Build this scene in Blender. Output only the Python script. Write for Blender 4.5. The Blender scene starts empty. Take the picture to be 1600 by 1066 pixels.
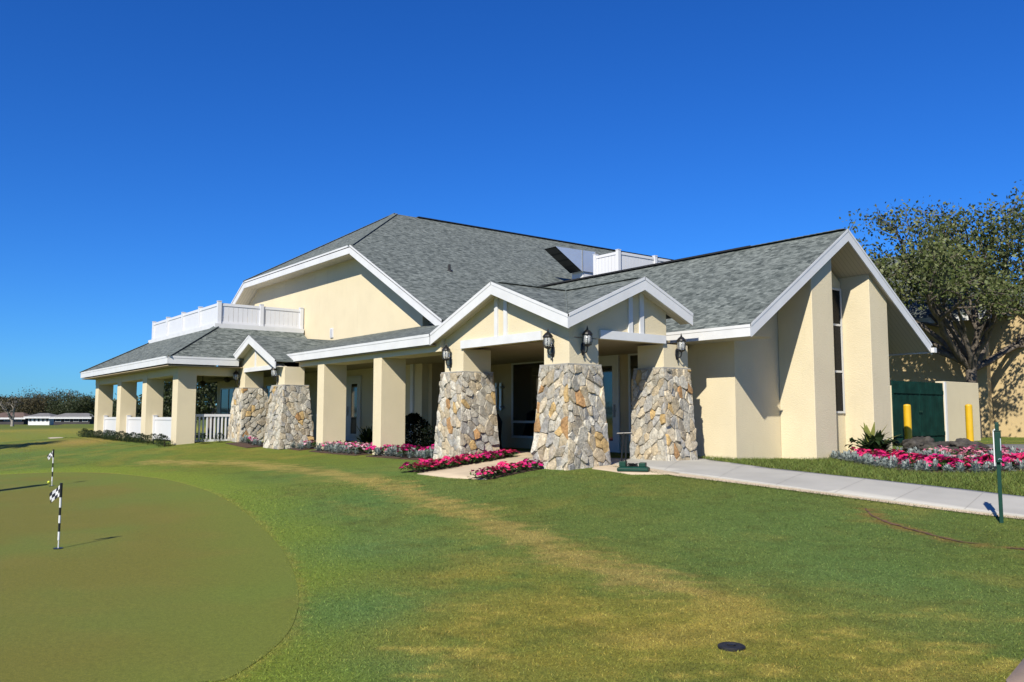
import bpy, bmesh, math, random
import numpy as np
from mathutils import Vector, Matrix, Euler
random.seed(7); RNG = np.random.default_rng(7)
PI = math.pi
scene = bpy.context.scene
COL = scene.collection

# ------------------------------------------------------------------ camera maths (also used to survey where things stand)
F_PX, CX, CY = 1315.0, 800.0, 533.0
PITCH = math.radians(5.1276); EYE = 0.925
FW = (-0.7896, 0.6136); n_ = math.hypot(*FW); FW = (FW[0]/n_, FW[1]/n_)
FWD = Vector((FW[0]*math.cos(PITCH), FW[1]*math.cos(PITCH), math.sin(PITCH)))
UPV = Vector((-FW[0]*math.sin(PITCH), -FW[1]*math.sin(PITCH), math.cos(PITCH)))
RGT = Vector((FW[1], -FW[0], 0))
CAM = Vector((0, 0, EYE))
def ray(px, py): return FWD + RGT*((px-CX)/F_PX) - UPV*((py-CY)/F_PX)
def at_z(px, py, z):
    d = ray(px, py); return CAM + d*((z-EYE)/d.z)
def at_d(px, py, dep): return CAM + ray(px, py)*dep

SUN_EL = math.radians(38.8)
SUN_XY = (0.495, -0.869)          # horizontal direction towards the sun

# ------------------------------------------------------------------ ground height
CP = [(-11,9.5,-.045),(-12.2,9.9,-.03),(-15.3,9.8,0),(-18.3,9.9,.0),(-21.5,9.9,.02),(-23.5,9.2,.03),(-26.8,7.5,.07),(-30,7.5,.085),(-34,7.4,.1),(-38,7.2,.1),
 (-20,14,.05),(-11,14.5,.02),(-9.8,16,0),(-9.6,20,.08),(-12,27,.13),(-6,25,.13),(-3,16,-.05),(-6.7,13.5,-.06),(-9,13,.0),(-1,13.5,-.18),
 (-4.4,11.1,-.29),(-7.07,10.69,-.13),(-10,9.9,-.02),(-11.25,1.97,-.62),(-19.3,4.2,-.48),(-24.2,3,-.5),(-30,2.5,-.45),(-36,2.5,-.35),(-5,1.8,-.655),(0,0,-.69),(-3,0,-.68),
 (-2.3,2.8,-.63),(-5,6,-.5),(-9,6,-.45),(-14,6.5,-.33),(-20,7,-.25),(-16,4,-.52),(-25,6,-.2),(-2,7.5,-.52),(2,5,-.6),(2,10,-.35),(-8,-3,-.7),(-20,-3,-.65),(-40,5,-.1),(-42,2,-.35),(-46,6,-.3),(-46,12,-.25),(-40,14,-.05),(-30,20,.05),(-20,30,.13),(-35,35,.05),(-34,-4,-.5),(4,20,-.05),(4,28,.1)]
CPA = np.array(CP)
def _tps(r2): return np.where(r2 > 1e-9, r2*np.log(np.maximum(r2,1e-9)), 0.0)
_n = len(CPA); _d2 = ((CPA[:,None,:2]-CPA[None,:,:2])**2).sum(-1)
_K = np.zeros((_n+3,_n+3)); _K[:_n,:_n] = _tps(_d2)+np.eye(_n)*1.5
_K[:_n,_n] = 1; _K[:_n,_n+1:] = CPA[:,:2]; _K[_n,:_n] = 1; _K[_n+1:,:_n] = CPA[:,:2].T
_W = np.linalg.solve(_K, np.concatenate([CPA[:,2], np.zeros(3)]))
def gz(x, y):
    x = np.asarray(x, float); y = np.asarray(y, float)
    sh = x.shape; xf = x.ravel(); yf = y.ravel(); out = np.zeros(len(xf))
    for s in range(0, len(xf), 40000):
        a = xf[s:s+40000]; b = yf[s:s+40000]
        r2 = (a[:,None]-CPA[None,:,0])**2+(b[:,None]-CPA[None,:,1])**2
        out[s:s+40000] = _tps(r2)@_W[:_n] + _W[_n] + a*_W[_n+1] + b*_W[_n+2]
    out = np.clip(out, -.72, .16)
    # far field
    dx = np.maximum(np.maximum(-44-xf, xf-3), 0); dy = np.maximum(np.maximum(-4-yf, yf-33), 0)
    t = np.clip(np.hypot(dx, dy)/16, 0, 1); t = t*t*(3-2*t)
    far = np.where(xf < -44, -.38, np.where(yf < 0, -.6, .13))
    far = np.where((xf < -44) & (yf > 25), -.2, far)
    u = .10*np.sin(xf*.061+yf*.043)*np.clip((np.hypot(xf,yf)-45)/30,0,1)
    out = out*(1-t)+far*t + u*.6
    return out.reshape(sh)
def g1(x, y): return float(gz(np.array([x]), np.array([y]))[0])
def at_g(px, py):
    z = -.3
    for _ in range(25):
        p = at_z(px, py, z); z = .5*z+.5*g1(p.x, p.y)
    return Vector((p.x, p.y, g1(p.x, p.y)))

# ------------------------------------------------------------------ numpy value noise
def vnoise(x, y, seed=0):
    xi = np.floor(x).astype(np.int64); yi = np.floor(y).astype(np.int64); fx = x-xi; fy = y-yi
    fx = fx*fx*(3-2*fx); fy = fy*fy*(3-2*fy)
    def h(a, b):
        v = (a*374761393+b*668265263+seed*974711) & 0x7fffffff
        v = ((v ^ (v >> 13))*1274126177) & 0x7fffffff
        return ((v ^ (v >> 16)) & 0xffff)/65535.0
    return (h(xi,yi)*(1-fx)+h(xi+1,yi)*fx)*(1-fy)+(h(xi,yi+1)*(1-fx)+h(xi+1,yi+1)*fx)*fy
def fbm(x, y, s, seed=0, oct=4):
    v = 0; a = .5; t = 0
    for o in range(oct):
        v = v+a*vnoise(x*s*2**o+17.3*o, y*s*2**o-9.1*o, seed+o); t += a; a *= .55
    return v/t
def sstep(a, b, x):
    t = np.clip((x-a)/(b-a), 0, 1); return t*t*(3-2*t)
def dist_poly(x, y, pts):
    d = np.full(x.shape, 1e9)
    for (ax, ay), (bx, by) in zip(pts[:-1], pts[1:]):
        vx, vy = bx-ax, by-ay; L = vx*vx+vy*vy+1e-12
        t = np.clip(((x-ax)*vx+(y-ay)*vy)/L, 0, 1)
        d = np.minimum(d, np.hypot(x-ax-t*vx, y-ay-t*vy))
    return d
def inside(x, y, poly):
    c = np.zeros(x.shape, bool); n = len(poly)
    for i in range(n):
        ax, ay = poly[i]; bx, by = poly[(i+1) % n]
        if ay == by: continue
        k = ((ay > y) != (by > y)) & (x < (bx-ax)*(y-ay)/(by-ay)+ax); c ^= k
    return c

# ------------------------------------------------------------------ materials
MATS = {}
K = .66            # surfaces keep their real, moderate albedo; the exposure lifts them
def new_mat(name):
    m = bpy.data.materials.new(name); m.use_nodes = True
    nt = m.node_tree; b = nt.nodes['Principled BSDF']; MATS[name] = m
    return m, nt, b
def N(nt, t, **kw):
    n = nt.nodes.new(t)
    for k, v in kw.items():
        if k in n.inputs: n.inputs[k].default_value = v
        else: setattr(n, k, v)
    return n
def mixc(nt, a, b, fac, mode='MIX'):
    m = nt.nodes.new('ShaderNodeMix'); m.data_type = 'RGBA'; m.blend_type = mode
    for s, v in ((0, fac), (6, a), (7, b)):
        if hasattr(v, 'is_linked') or isinstance(v, bpy.types.NodeSocket): nt.links.new(v, m.inputs[s])
        else: m.inputs[s].default_value = v if s == 0 else (*v[:3], 1)
    return m.outputs[2]
def ramp(nt, fac, a, b):
    r = nt.nodes.new('ShaderNodeMapRange'); r.inputs[1].default_value = a; r.inputs[2].default_value = b
    nt.links.new(fac, r.inputs[0]); return r.outputs[0]
def coord(nt, kind='Object'):
    return nt.nodes.new('ShaderNodeTexCoord').outputs[kind]
def noise(nt, vec, scale, detail=4, rough=.55):
    n = nt.nodes.new('ShaderNodeTexNoise'); n.inputs['Scale'].default_value = scale
    n.inputs['Detail'].default_value = detail; n.inputs['Roughness'].default_value = rough
    nt.links.new(vec, n.inputs['Vector']); return n.outputs['Fac']
def bump(nt, b, h, strength=.3, dist=.01):
    n = nt.nodes.new('ShaderNodeBump'); n.inputs['Strength'].default_value = strength; n.inputs['Distance'].default_value = dist
    nt.links.new(h, n.inputs['Height']); nt.links.new(n.outputs[0], b.inputs['Normal']); return n
def simple(name, c, rough=.6, var=.12, vscale=6, bs=0, bd=.004, bscale=60, metal=0, spec=.5, coordk='Object'):
    m, nt, b = new_mat(name)
    v = coord(nt, coordk); f = noise(nt, v, vscale)
    c = tuple(x*K for x in c)
    lo = tuple(max(0, x*(1-var)) for x in c); hi = tuple(min(1, x*(1+var)) for x in c)
    nt.links.new(mixc(nt, lo, hi, ramp(nt, f, .3, .7)), b.inputs['Base Color'])
    b.inputs['Roughness'].default_value = rough; b.inputs['Metallic'].default_value = metal
    b.inputs['Specular IOR Level'].default_value = spec
    if bs: bump(nt, b, noise(nt, v, bscale, 3), bs, bd)
    return m

def mat_stucco(name, c):
    m, nt, b = new_mat(name); v = coord(nt); c = tuple(x*K for x in c)
    f = noise(nt, v, 1.3, 5)
    col = mixc(nt, tuple(x*.95 for x in c), tuple(min(1, x*1.03) for x in c), ramp(nt, f, .3, .7))
    mp = N(nt, 'ShaderNodeMapping'); nt.links.new(v, mp.inputs[0]); mp.inputs['Scale'].default_value = (5, 5, .5)
    st = noise(nt, mp.outputs[0], 1.0, 4)                       # faint rain streaks
    col = mixc(nt, col, tuple(x*.8 for x in c), ramp(nt, st, .62, 1.0))
    nt.links.new(col, b.inputs['Base Color']); b.inputs['Roughness'].default_value = .9
    b.inputs['Specular IOR Level'].default_value = .25
    mp2 = N(nt, 'ShaderNodeMapping'); nt.links.new(v, mp2.inputs[0]); mp2.inputs['Scale'].default_value = (1, 1, 2.2)
    h1 = noise(nt, mp2.outputs[0], 24, 5, .62)
    bump(nt, b, h1, .7, .011)
    return m
WALLC = (.87, .76, .53)
M_STUCCO = mat_stucco('cream_stucco', WALLC)
M_FARST = mat_stucco('yellow_stucco', (.72, .55, .30))
M_PORCHWALL = mat_stucco('shade_toned_stucco', (.66, .53, .33))  # darker stucco copy, the porch shade is put into its colour
M_WHITE = simple('white_trim', (.85, .86, .87), .45, .06, 2.5)
M_VINYL = simple('white_vinyl', (.88, .89, .92), .35, .02, 2)
M_DOORW = simple('white_door_paint', (.74, .75, .75), .4, .03)
M_BLACK = simple('black_metal', (.012, .012, .013), .4, .2, 20)
M_DARKVENT = simple('ridge_vent_plastic', (.016, .017, .019), .7, .2, 9)
M_GREENM = simple('dark_green_paint', (.010, .058, .040), .5, .15, 10, spec=.2)
M_GATE = simple('green_gate_boards', (.008, .045, .036), .8, .3, 3, spec=.08)
M_YELLOW = simple('yellow_paint', (.82, .50, .015), .45, .08, 4)
M_ALU = simple('sheet_metal', (.95, 1.0, 1.05), .32, .04, 2, metal=.55)
M_GREYM = simple('grey_metal', (.33, .34, .35), .45, .08, 4)
M_CONC = simple('grey_concrete', (.52, .505, .455), .85, .10, 1.1, .25, .004, 50)
M_SAND = simple('tan_concrete', (.68, .55, .38), .9, .14, 1.5, .4, .006, 40)
M_PAVER = simple('pink_paver', (.50, .36, .26), .9, .15, 3, .3, .005, 40)
M_ASPH = simple('grey_asphalt', (.21, .205, .20), .9, .15, 2, .4, .005, 60)
M_JOINT = simple('joint_concrete', (.36, .345, .31), .9, .1)
M_SANDB = simple('bunker_sand', (.66, .56, .40), .95, .08, .8)
M_SOIL = simple('reddish_bare_soil', (.15, .075, .04), .95, .6, 12, .8, .02, 30)
M_MULCH = simple('brown_mulch', (.075, .04, .024), .95, .5, 30, .8, .02, 45)
M_ROCK = simple('dark_boulder', (.06, .054, .047), .95, .75, 5, 1, .05, 11)
M_BARK = simple('grey_bark', (.15, .125, .10), .95, .4, 7, .8, .03, 16)
M_PALEBARK = simple('pale_bark', (.33, .30, .26), .9, .2, 5)
M_FANW = simple('dark_fan', (.04, .033, .03), .5, .1)
M_COVER = simple('black_cover', (.012, .012, .014), .6, .3, 5, .5, .02, 6)
M_BALL = simple('yellow_ball', (.75, .85, .06), .3, .02)
M_DARKCEIL = simple('darkened_ceiling', (.42, .34, .22), .8, .05, 2)  # ceiling colour lowered to deepen the shade under the porch roofs

def mat_soffit():
    m, nt, b = new_mat('beige_soffit_boards')
    v = coord(nt, 'UV')
    w = N(nt, 'ShaderNodeTexWave', wave_type='BANDS', bands_direction='Y', wave_profile='SAW'); w.inputs['Scale'].default_value = 3.1
    nt.links.new(v, w.inputs[0])
    nt.links.new(mixc(nt, (.24, .22, .17), (.48, .45, .37), ramp(nt, w.outputs['Fac'], .0, .14)), b.inputs['Base Color'])
    b.inputs['Roughness'].default_value = .6
    bump(nt, b, w.outputs['Fac'], .4, .01); return m
M_SOFFIT = mat_soffit()

def mat_shingle(name, k=1.0):
    m, nt, b = new_mat(name); v = coord(nt, 'UV')
    def brick(w, h, ms, off, c1, c2, mo, sh=(0, 0, 0)):
        mp = N(nt, 'ShaderNodeMapping'); nt.links.new(v, mp.inputs[0]); mp.inputs['Location'].default_value = sh
        t = N(nt, 'ShaderNodeTexBrick', offset=off, squash=1.0); t.inputs['Scale'].default_value = 1
        t.inputs['Brick Width'].default_value = w; t.inputs['Row Height'].default_value = h; t.inputs['Mortar Size'].default_value = ms
        t.inputs['Mortar Smooth'].default_value = .3; t.inputs['Bias'].default_value = 0
        t.inputs['Color1'].default_value = (*c1, 1); t.inputs['Color2'].default_value = (*c2, 1); t.inputs['Mortar'].default_value = (*mo, 1)
        nt.links.new(mp.outputs[0], t.inputs[0]); return t
    g = lambda r, gg, bb: (r*k, gg*k, bb*k)
    a = brick(.17, .075, .0, .37, g(.06, .075, .07), g(.30, .335, .31), g(.08, .095, .09))
    c = brick(.105, .075, .0, .21, g(.05, .064, .06), g(.31, .345, .32), g(.12, .14, .13), (.07, 0, 0))
    col = mixc(nt, a.outputs[0], c.outputs[0], .5)
    sep = N(nt, 'ShaderNodeSeparateXYZ'); nt.links.new(v, sep.inputs[0])
    dv = N(nt, 'ShaderNodeMath', operation='DIVIDE'); nt.links.new(sep.outputs[1], dv.inputs[0]); dv.inputs[1].default_value = .075
    fr = N(nt, 'ShaderNodeMath', operation='FRACT'); nt.links.new(dv.outputs[0], fr.inputs[0])
    big = noise(nt, v, .8, 3); gr = noise(nt, v, 60, 3, .7); md = noise(nt, v, 9, 2, .6)
    col = mixc(nt, col, mixc(nt, (.93, .93, .93), (1.07, 1.07, 1.07), ramp(nt, big, .3, .7)), .6, 'MULTIPLY')
    # the laminated shingle's printed dark band above every butt, broken up from tab to tab
    band = N(nt, 'ShaderNodeMapRange'); band.inputs[1].default_value = .55; band.inputs[2].default_value = .95; nt.links.new(fr.outputs[0], band.inputs[0])
    bk = N(nt, 'ShaderNodeMath', operation='MULTIPLY'); nt.links.new(band.outputs[0], bk.inputs[0]); nt.links.new(ramp(nt, md, .35, .6), bk.inputs[1])
    col = mixc(nt, col, g(.045, .058, .056), bk.outputs[0])
    col = mixc(nt, col, mixc(nt, (.6, .6, .6), (1.4, 1.4, 1.4), ramp(nt, gr, .25, .75)), .6, 'MULTIPLY')
    nt.links.new(col, b.inputs['Base Color']); b.inputs['Roughness'].default_value = .92; b.inputs['Specular IOR Level'].default_value = .2
    inv = N(nt, 'ShaderNodeMath', operation='SUBTRACT'); inv.inputs[0].default_value = 1; nt.links.new(fr.outputs[0], inv.inputs[1])
    lum = N(nt, 'ShaderNodeMath', operation='MULTIPLY_ADD'); nt.links.new(c.outputs[1], lum.inputs[0]); lum.inputs[1].default_value = .3; nt.links.new(inv.outputs[0], lum.inputs[2])
    bump(nt, b, lum.outputs[0], .55, .02)
    return m
M_SHINGLE = mat_shingle('grey_green_shingles', K)
M_CAPS = simple('ridge_shingles', (.135,.16,.15), .92, .4, 7, .5, .01, 60)

def mat_vcol(name, rough=.9, var=.25, vs=14, bs=.5, bd=.012, bsc=28, transl=0, attr='col', spec=.3):
    m, nt, b = new_mat(name)
    at = N(nt, 'ShaderNodeAttribute', attribute_name=attr); v = coord(nt)
    f = noise(nt, v, vs, 5, .6)
    col = mixc(nt, at.outputs[0], mixc(nt, ((1-var)*K,)*3, ((1+var)*K,)*3, ramp(nt, f, .25, .75)), 1.0, 'MULTIPLY')
    nt.links.new(col, b.inputs['Base Color']); b.inputs['Roughness'].default_value = rough; b.inputs['Specular IOR Level'].default_value = spec
    if bs: bump(nt, b, noise(nt, v, bsc, 5, .65), bs, bd)
    if transl:
        tr = N(nt, 'ShaderNodeBsdfTranslucent'); nt.links.new(col, tr.inputs[0]); ms = N(nt, 'ShaderNodeMixShader'); ms.inputs[0].default_value = transl
        nt.links.new(b.outputs[0], ms.inputs[1]); nt.links.new(tr.outputs[0], ms.inputs[2]); nt.links.new(ms.outputs[0], nt.nodes['Material Output'].inputs[0])
    return m
M_STONE = mat_vcol('field_stone', .88, .42, 13, 1.0, .025, 30)
nt = M_STONE.node_tree; b = nt.nodes['Principled BSDF']; old = b.inputs['Base Color'].links[0].from_socket
v = coord(nt); st1 = ramp(nt, noise(nt, v, 7, 5, .65), .52, .72); st2 = ramp(nt, noise(nt, v, 34, 4, .7), .30, .75)
c1 = mixc(nt, old, (.36, .255, .125), st1); mm = nt.nodes[-1]
c2 = mixc(nt, old, c1, .45)
nt.links.new(mixc(nt, c2, mixc(nt, (.78, .78, .79), (1.5, 1.48, 1.43), st2), .75, 'MULTIPLY'), b.inputs['Base Color'])
M_GROUT = simple('grey_mortar', (.47, .45, .40), .95, .15, 8, .5, .01, 40)
M_LEAF = mat_vcol('leaf_green', .55, .15, 5, 0, transl=.25)
M_PETAL = mat_vcol('petal', .6, .1, 5, 0, transl=.25)
M_BLADE = mat_vcol('grass_blade', .6, .1, 5, 0, transl=.3)

def mat_lawn():
    m, nt, b = new_mat('mown_turf')
    at = N(nt, 'ShaderNodeAttribute', attribute_name='col'); v = coord(nt)
    f1 = noise(nt, v, 75, 4, .7); f2 = noise(nt, v, 22, 4, .65); f3 = noise(nt, v, 240, 2, .6)
    col = mixc(nt, at.outputs[0], mixc(nt, (.42*K, .46*K, .5*K), (1.62*K, 1.56*K, 1.45*K), ramp(nt, f1, .28, .72)), 1.0, 'MULTIPLY')
    col = mixc(nt, col, mixc(nt, (.66, .70, .7), (1.38, 1.32, 1.25), ramp(nt, f2, .28, .72)), .8, 'MULTIPLY')
    nt.links.new(col, b.inputs['Base Color']); b.inputs['Roughness'].default_value = .9; b.inputs['Specular IOR Level'].default_value = .15
    ad = N(nt, 'ShaderNodeMath', operation='ADD'); nt.links.new(f1, ad.inputs[0]); nt.links.new(f3, ad.inputs[1])
    bump(nt, b, ad.outputs[0], .7, .02); return m
M_LAWN = mat_lawn()
def mat_green():
    m, nt, b = new_mat('putting_turf')
    v = coord(nt); at = N(nt, 'ShaderNodeAttribute', attribute_name='col')
    f1 = noise(nt, v, 110, 4, .7); f2 = noise(nt, v, 30, 3, .6)
    col = mixc(nt, at.outputs[0], mixc(nt, (.60*K, .62*K, .66*K), (1.40*K, 1.36*K, 1.26*K), ramp(nt, f1, .28, .72)), 1.0, 'MULTIPLY')
    col = mixc(nt, col, mixc(nt, (.86, .87, .86), (1.14, 1.12, 1.12), ramp(nt, f2, .3, .7)), 1, 'MULTIPLY')
    nt.links.new(col, b.inputs['Base Color']); b.inputs['Roughness'].default_value = .85; b.inputs['Specular IOR Level'].default_value = .2
    bump(nt, b, f1, .35, .008); return m
M_GREEN = mat_green()
def mat_glass():
    m, nt, b = new_mat('dark_window_glass')
    b.inputs['Base Color'].default_value = (.006, .008, .010, 1); b.inputs['Roughness'].default_value = .04
    b.inputs['IOR'].default_value = 2.1
    v = coord(nt); bump(nt, b, noise(nt, v, 1.4, 2), .02, .02); return m
M_GLASS = mat_glass()
M_TINT = simple('tinted_glass', (.012, .014, .017), .25, .1, 3, spec=.08)
def mat_lampglass():
    m, nt, b = new_mat('seeded_lamp_glass')
    b.inputs['Base Color'].default_value = (.8, .82, .82, 1); b.inputs['Roughness'].default_value = .15; b.inputs['Transmission Weight'].default_value = .7
    v = coord(nt); bump(nt, b, noise(nt, v, 60, 2), .3, .01); return m
M_LAMPGLASS = mat_lampglass()

# ------------------------------------------------------------------ mesh helper
class MB:
    def __init__(s): s.v = []; s.f = []; s.uv = []; s.c = []; s.mi = []; s.hasuv = False; s.hasc = False
    def face(s, pts, uv=None, col=None, mi=0):
        i = len(s.v); s.v.extend([tuple(p) for p in pts]); s.f.append(tuple(range(i, i+len(pts))))
        s.uv.append(uv); s.c.append(col); s.mi.append(mi)
        if uv: s.hasuv = True
        if col: s.hasc = True
        return s
    def mesh(s, V, Fs, col=None, mi=0):
        i = len(s.v); s.v.extend([tuple(p) for p in V])
        for f in Fs: s.f.append(tuple(i+k for k in f)); s.uv.append(None); s.c.append(col); s.mi.append(mi)
        if col: s.hasc = True
        return s
    def box(s, x0, x1, y0, y1, z0, z1, col=None, mi=0):
        V = [(x0,y0,z0),(x1,y0,z0),(x1,y1,z0),(x0,y1,z0),(x0,y0,z1),(x1,y0,z1),(x1,y1,z1),(x0,y1,z1)]
        return s.mesh(V, [(0,3,2,1),(4,5,6,7),(0,1,5,4),(1,2,6,5),(2,3,7,6),(3,0,4,7)], col, mi)
    def bar(s, p0, p1, w, h, up=(0,0,1), col=None, mi=0):
        p0 = Vector(p0); p1 = Vector(p1); d = (p1-p0).normalized(); up = Vector(up)
        sd = d.cross(up)
        if sd.length < 1e-5: sd = d.cross(Vector((1,0,0)))
        sd.normalize(); u = sd.cross(d).normalized()
        V = []
        for p in (p0, p1):
            for a, b in ((-1,-1),(1,-1),(1,1),(-1,1)): V.append(p+sd*(a*w/2)+u*(b*h/2))
        return s.mesh(V, [(0,1,2,3),(7,6,5,4),(0,4,5,1),(1,5,6,2),(2,6,7,3),(3,7,4,0)], col, mi)
    def tube(s, pts, rad, n=8, col=None, cap=True, mi=0):
        pts = [Vector(p) for p in pts]; rad = rad if isinstance(rad, (list, tuple)) else [rad]*len(pts)
        V = []; Fs = []; ref = None
        for i, p in enumerate(pts):
            d = (pts[min(i+1, len(pts)-1)]-pts[max(i-1, 0)]).normalized()
            if ref is None: ref = Vector((1,0,0)) if abs(d.x) < .9 else Vector((0,1,0))
            a = (ref-d*ref.dot(d)).normalized(); ref = a; b = d.cross(a)
            for k in range(n):
                t = 2*PI*k/n; V.append(p+(a*math.cos(t)+b*math.sin(t))*rad[i])
        for i in range(len(pts)-1):
            for k in range(n): Fs.append((i*n+k, i*n+(k+1) % n, (i+1)*n+(k+1) % n, (i+1)*n+k))
        if cap: Fs.append(tuple(range(n-1, -1, -1))); Fs.append(tuple((len(pts)-1)*n+k for k in range(n)))
        return s.mesh(V, Fs, col, mi)
    def lathe(s, prof, c=(0,0,0), n=14, col=None):
        V = []; Fs = []
        for r, z in prof:
            for k in range(n): V.append((c[0]+r*math.cos(2*PI*k/n), c[1]+r*math.sin(2*PI*k/n), c[2]+z))
        for i in range(len(prof)-1):
            for k in range(n): Fs.append((i*n+k, i*n+(k+1) % n, (i+1)*n+(k+1) % n, (i+1)*n+k))
        Fs.append(tuple(range(n-1, -1, -1))); Fs.append(tuple((len(prof)-1)*n+k for k in range(n)))
        return s.mesh(V, Fs, col)
    def prism(s, poly, off, col=None):          # planar polygon extruded by a vector
        off = Vector(off); P = [Vector(p) for p in poly]; n = len(P)
        nrm = Vector((0,0,0))
        for i in range(n): nrm += P[i].cross(P[(i+1) % n])
        if nrm.dot(off) > 0: P = P[::-1]
        V = P+[p+off for p in P]
        return s.mesh(V, [tuple(range(n)), tuple(range(2*n-1, n-1, -1))]+[(i, i+n, (i+1) % n+n, (i+1) % n) for i in range(n)], col)
    def build(s, name, mat, parent=None, smooth=False, bevel=0, loc=None):
        me = bpy.data.meshes.new(name); me.from_pydata(s.v, [], s.f)
        for m in (mat if isinstance(mat, (list, tuple)) else [mat]): me.materials.append(m)
        if any(s.mi): me.polygons.foreach_set('material_index', s.mi)
        if s.hasuv:
            ul = me.uv_layers.new(name='UVMap'); k = 0
            for f, u in zip(s.f, s.uv):
                for j in range(len(f)):
                    ul.data[k].uv = u[j] if u else (0, 0); k += 1
        if s.hasc:
            ca = me.color_attributes.new('col', 'FLOAT_COLOR', 'CORNER'); arr = []
            for f, c in zip(s.f, s.c): arr.extend(list((*(c or (.5,.5,.5)), 1))*len(f))
            ca.data.foreach_set('color', arr)
        if smooth: me.polygons.foreach_set('use_smooth', [True]*len(me.polygons))
        me.update()
        o = bpy.data.objects.new(name, me); COL.objects.link(o)
        if parent: o.parent = parent
        if loc: o.location = loc
        if bevel:
            md = o.modifiers.new('bevel', 'BEVEL'); md.width = bevel; md.segments = 2; md.limit_method = 'ANGLE'
        return o

def tag(o, label=None, cat=None, group=None, kind=None):
    if label: o['label'] = label
    if cat: o['category'] = cat
    if group: o['group'] = group
    if kind: o['kind'] = kind
    return o
def empty(name, loc=(0,0,0), rz=0, label=None, cat=None, group=None):
    o = bpy.data.objects.new(name, None); COL.objects.link(o); o.location = loc; o.rotation_euler = (0,0,rz); o.empty_display_size = .2
    return tag(o, label, cat, group)
def copy_tree(o, parent=None):
    c = o.copy(); COL.objects.link(c)
    if parent: c.parent = parent
    for ch in list(o.children): copy_tree(ch, c)
    return c
def set_prop(o, label, cat, group=None): return tag(o, label, cat, group)

# ================================================================== GROUND
def wpt(px, py):
    p = at_g(px, py); return (p.x, p.y)
GREEN_EDGE = [wpt(*p) for p in ((0,742),(75,739),(150,739),(215,744),(270,752),(330,770),(375,795),(415,830),(445,865),(462,905),(467,935),(462,965),(448,992),(420,1020),(385,1045),(350,1064))]
def smooth(pts, k=6):
    out = []
    for i in range(len(pts)-1):
        p0 = pts[max(i-1,0)]; p1 = pts[i]; p2 = pts[i+1]; p3 = pts[min(i+2,len(pts)-1)]
        for j in range(k):
            t = j/k; out.append(tuple(.5*(2*p1[c]+(p2[c]-p0[c])*t+(2*p0[c]-5*p1[c]+4*p2[c]-p3[c])*t*t+(3*p1[c]-p0[c]-3*p2[c]+p3[c])*t**3) for c in (0,1)))
    return out+[pts[-1]]
GREEN_EDGE = smooth(GREEN_EDGE)
_wr = random.Random(2)
g_last = GREEN_EDGE[-1]
GREEN_POLY = GREEN_EDGE+[(g_last[0]-.5, g_last[1]-1.0),(g_last[0]-2.2, g_last[1]-2.0),(-12,-2.4),(-17,-2.2),(-22,-1),(-24.5,.8)]
DRY = [wpt(*p) for p in ((240,722),(380,724),(500,737),(600,757),(700,789),(780,822),(860,853),(940,884),(1020,908),(1100,922))]
DRY2 = [wpt(*p) for p in ((1120,930),(1160,960),(1130,990),(1000,1000))]
SOIL = [wpt(*p) for p in ((1352,795),(1362,806),(1385,816),(1420,827),(1462,838),(1500,847),(1535,851))]
SOIL2 = [wpt(*p) for p in ((1572,857),(1600,859),(1640,864))]
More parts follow.
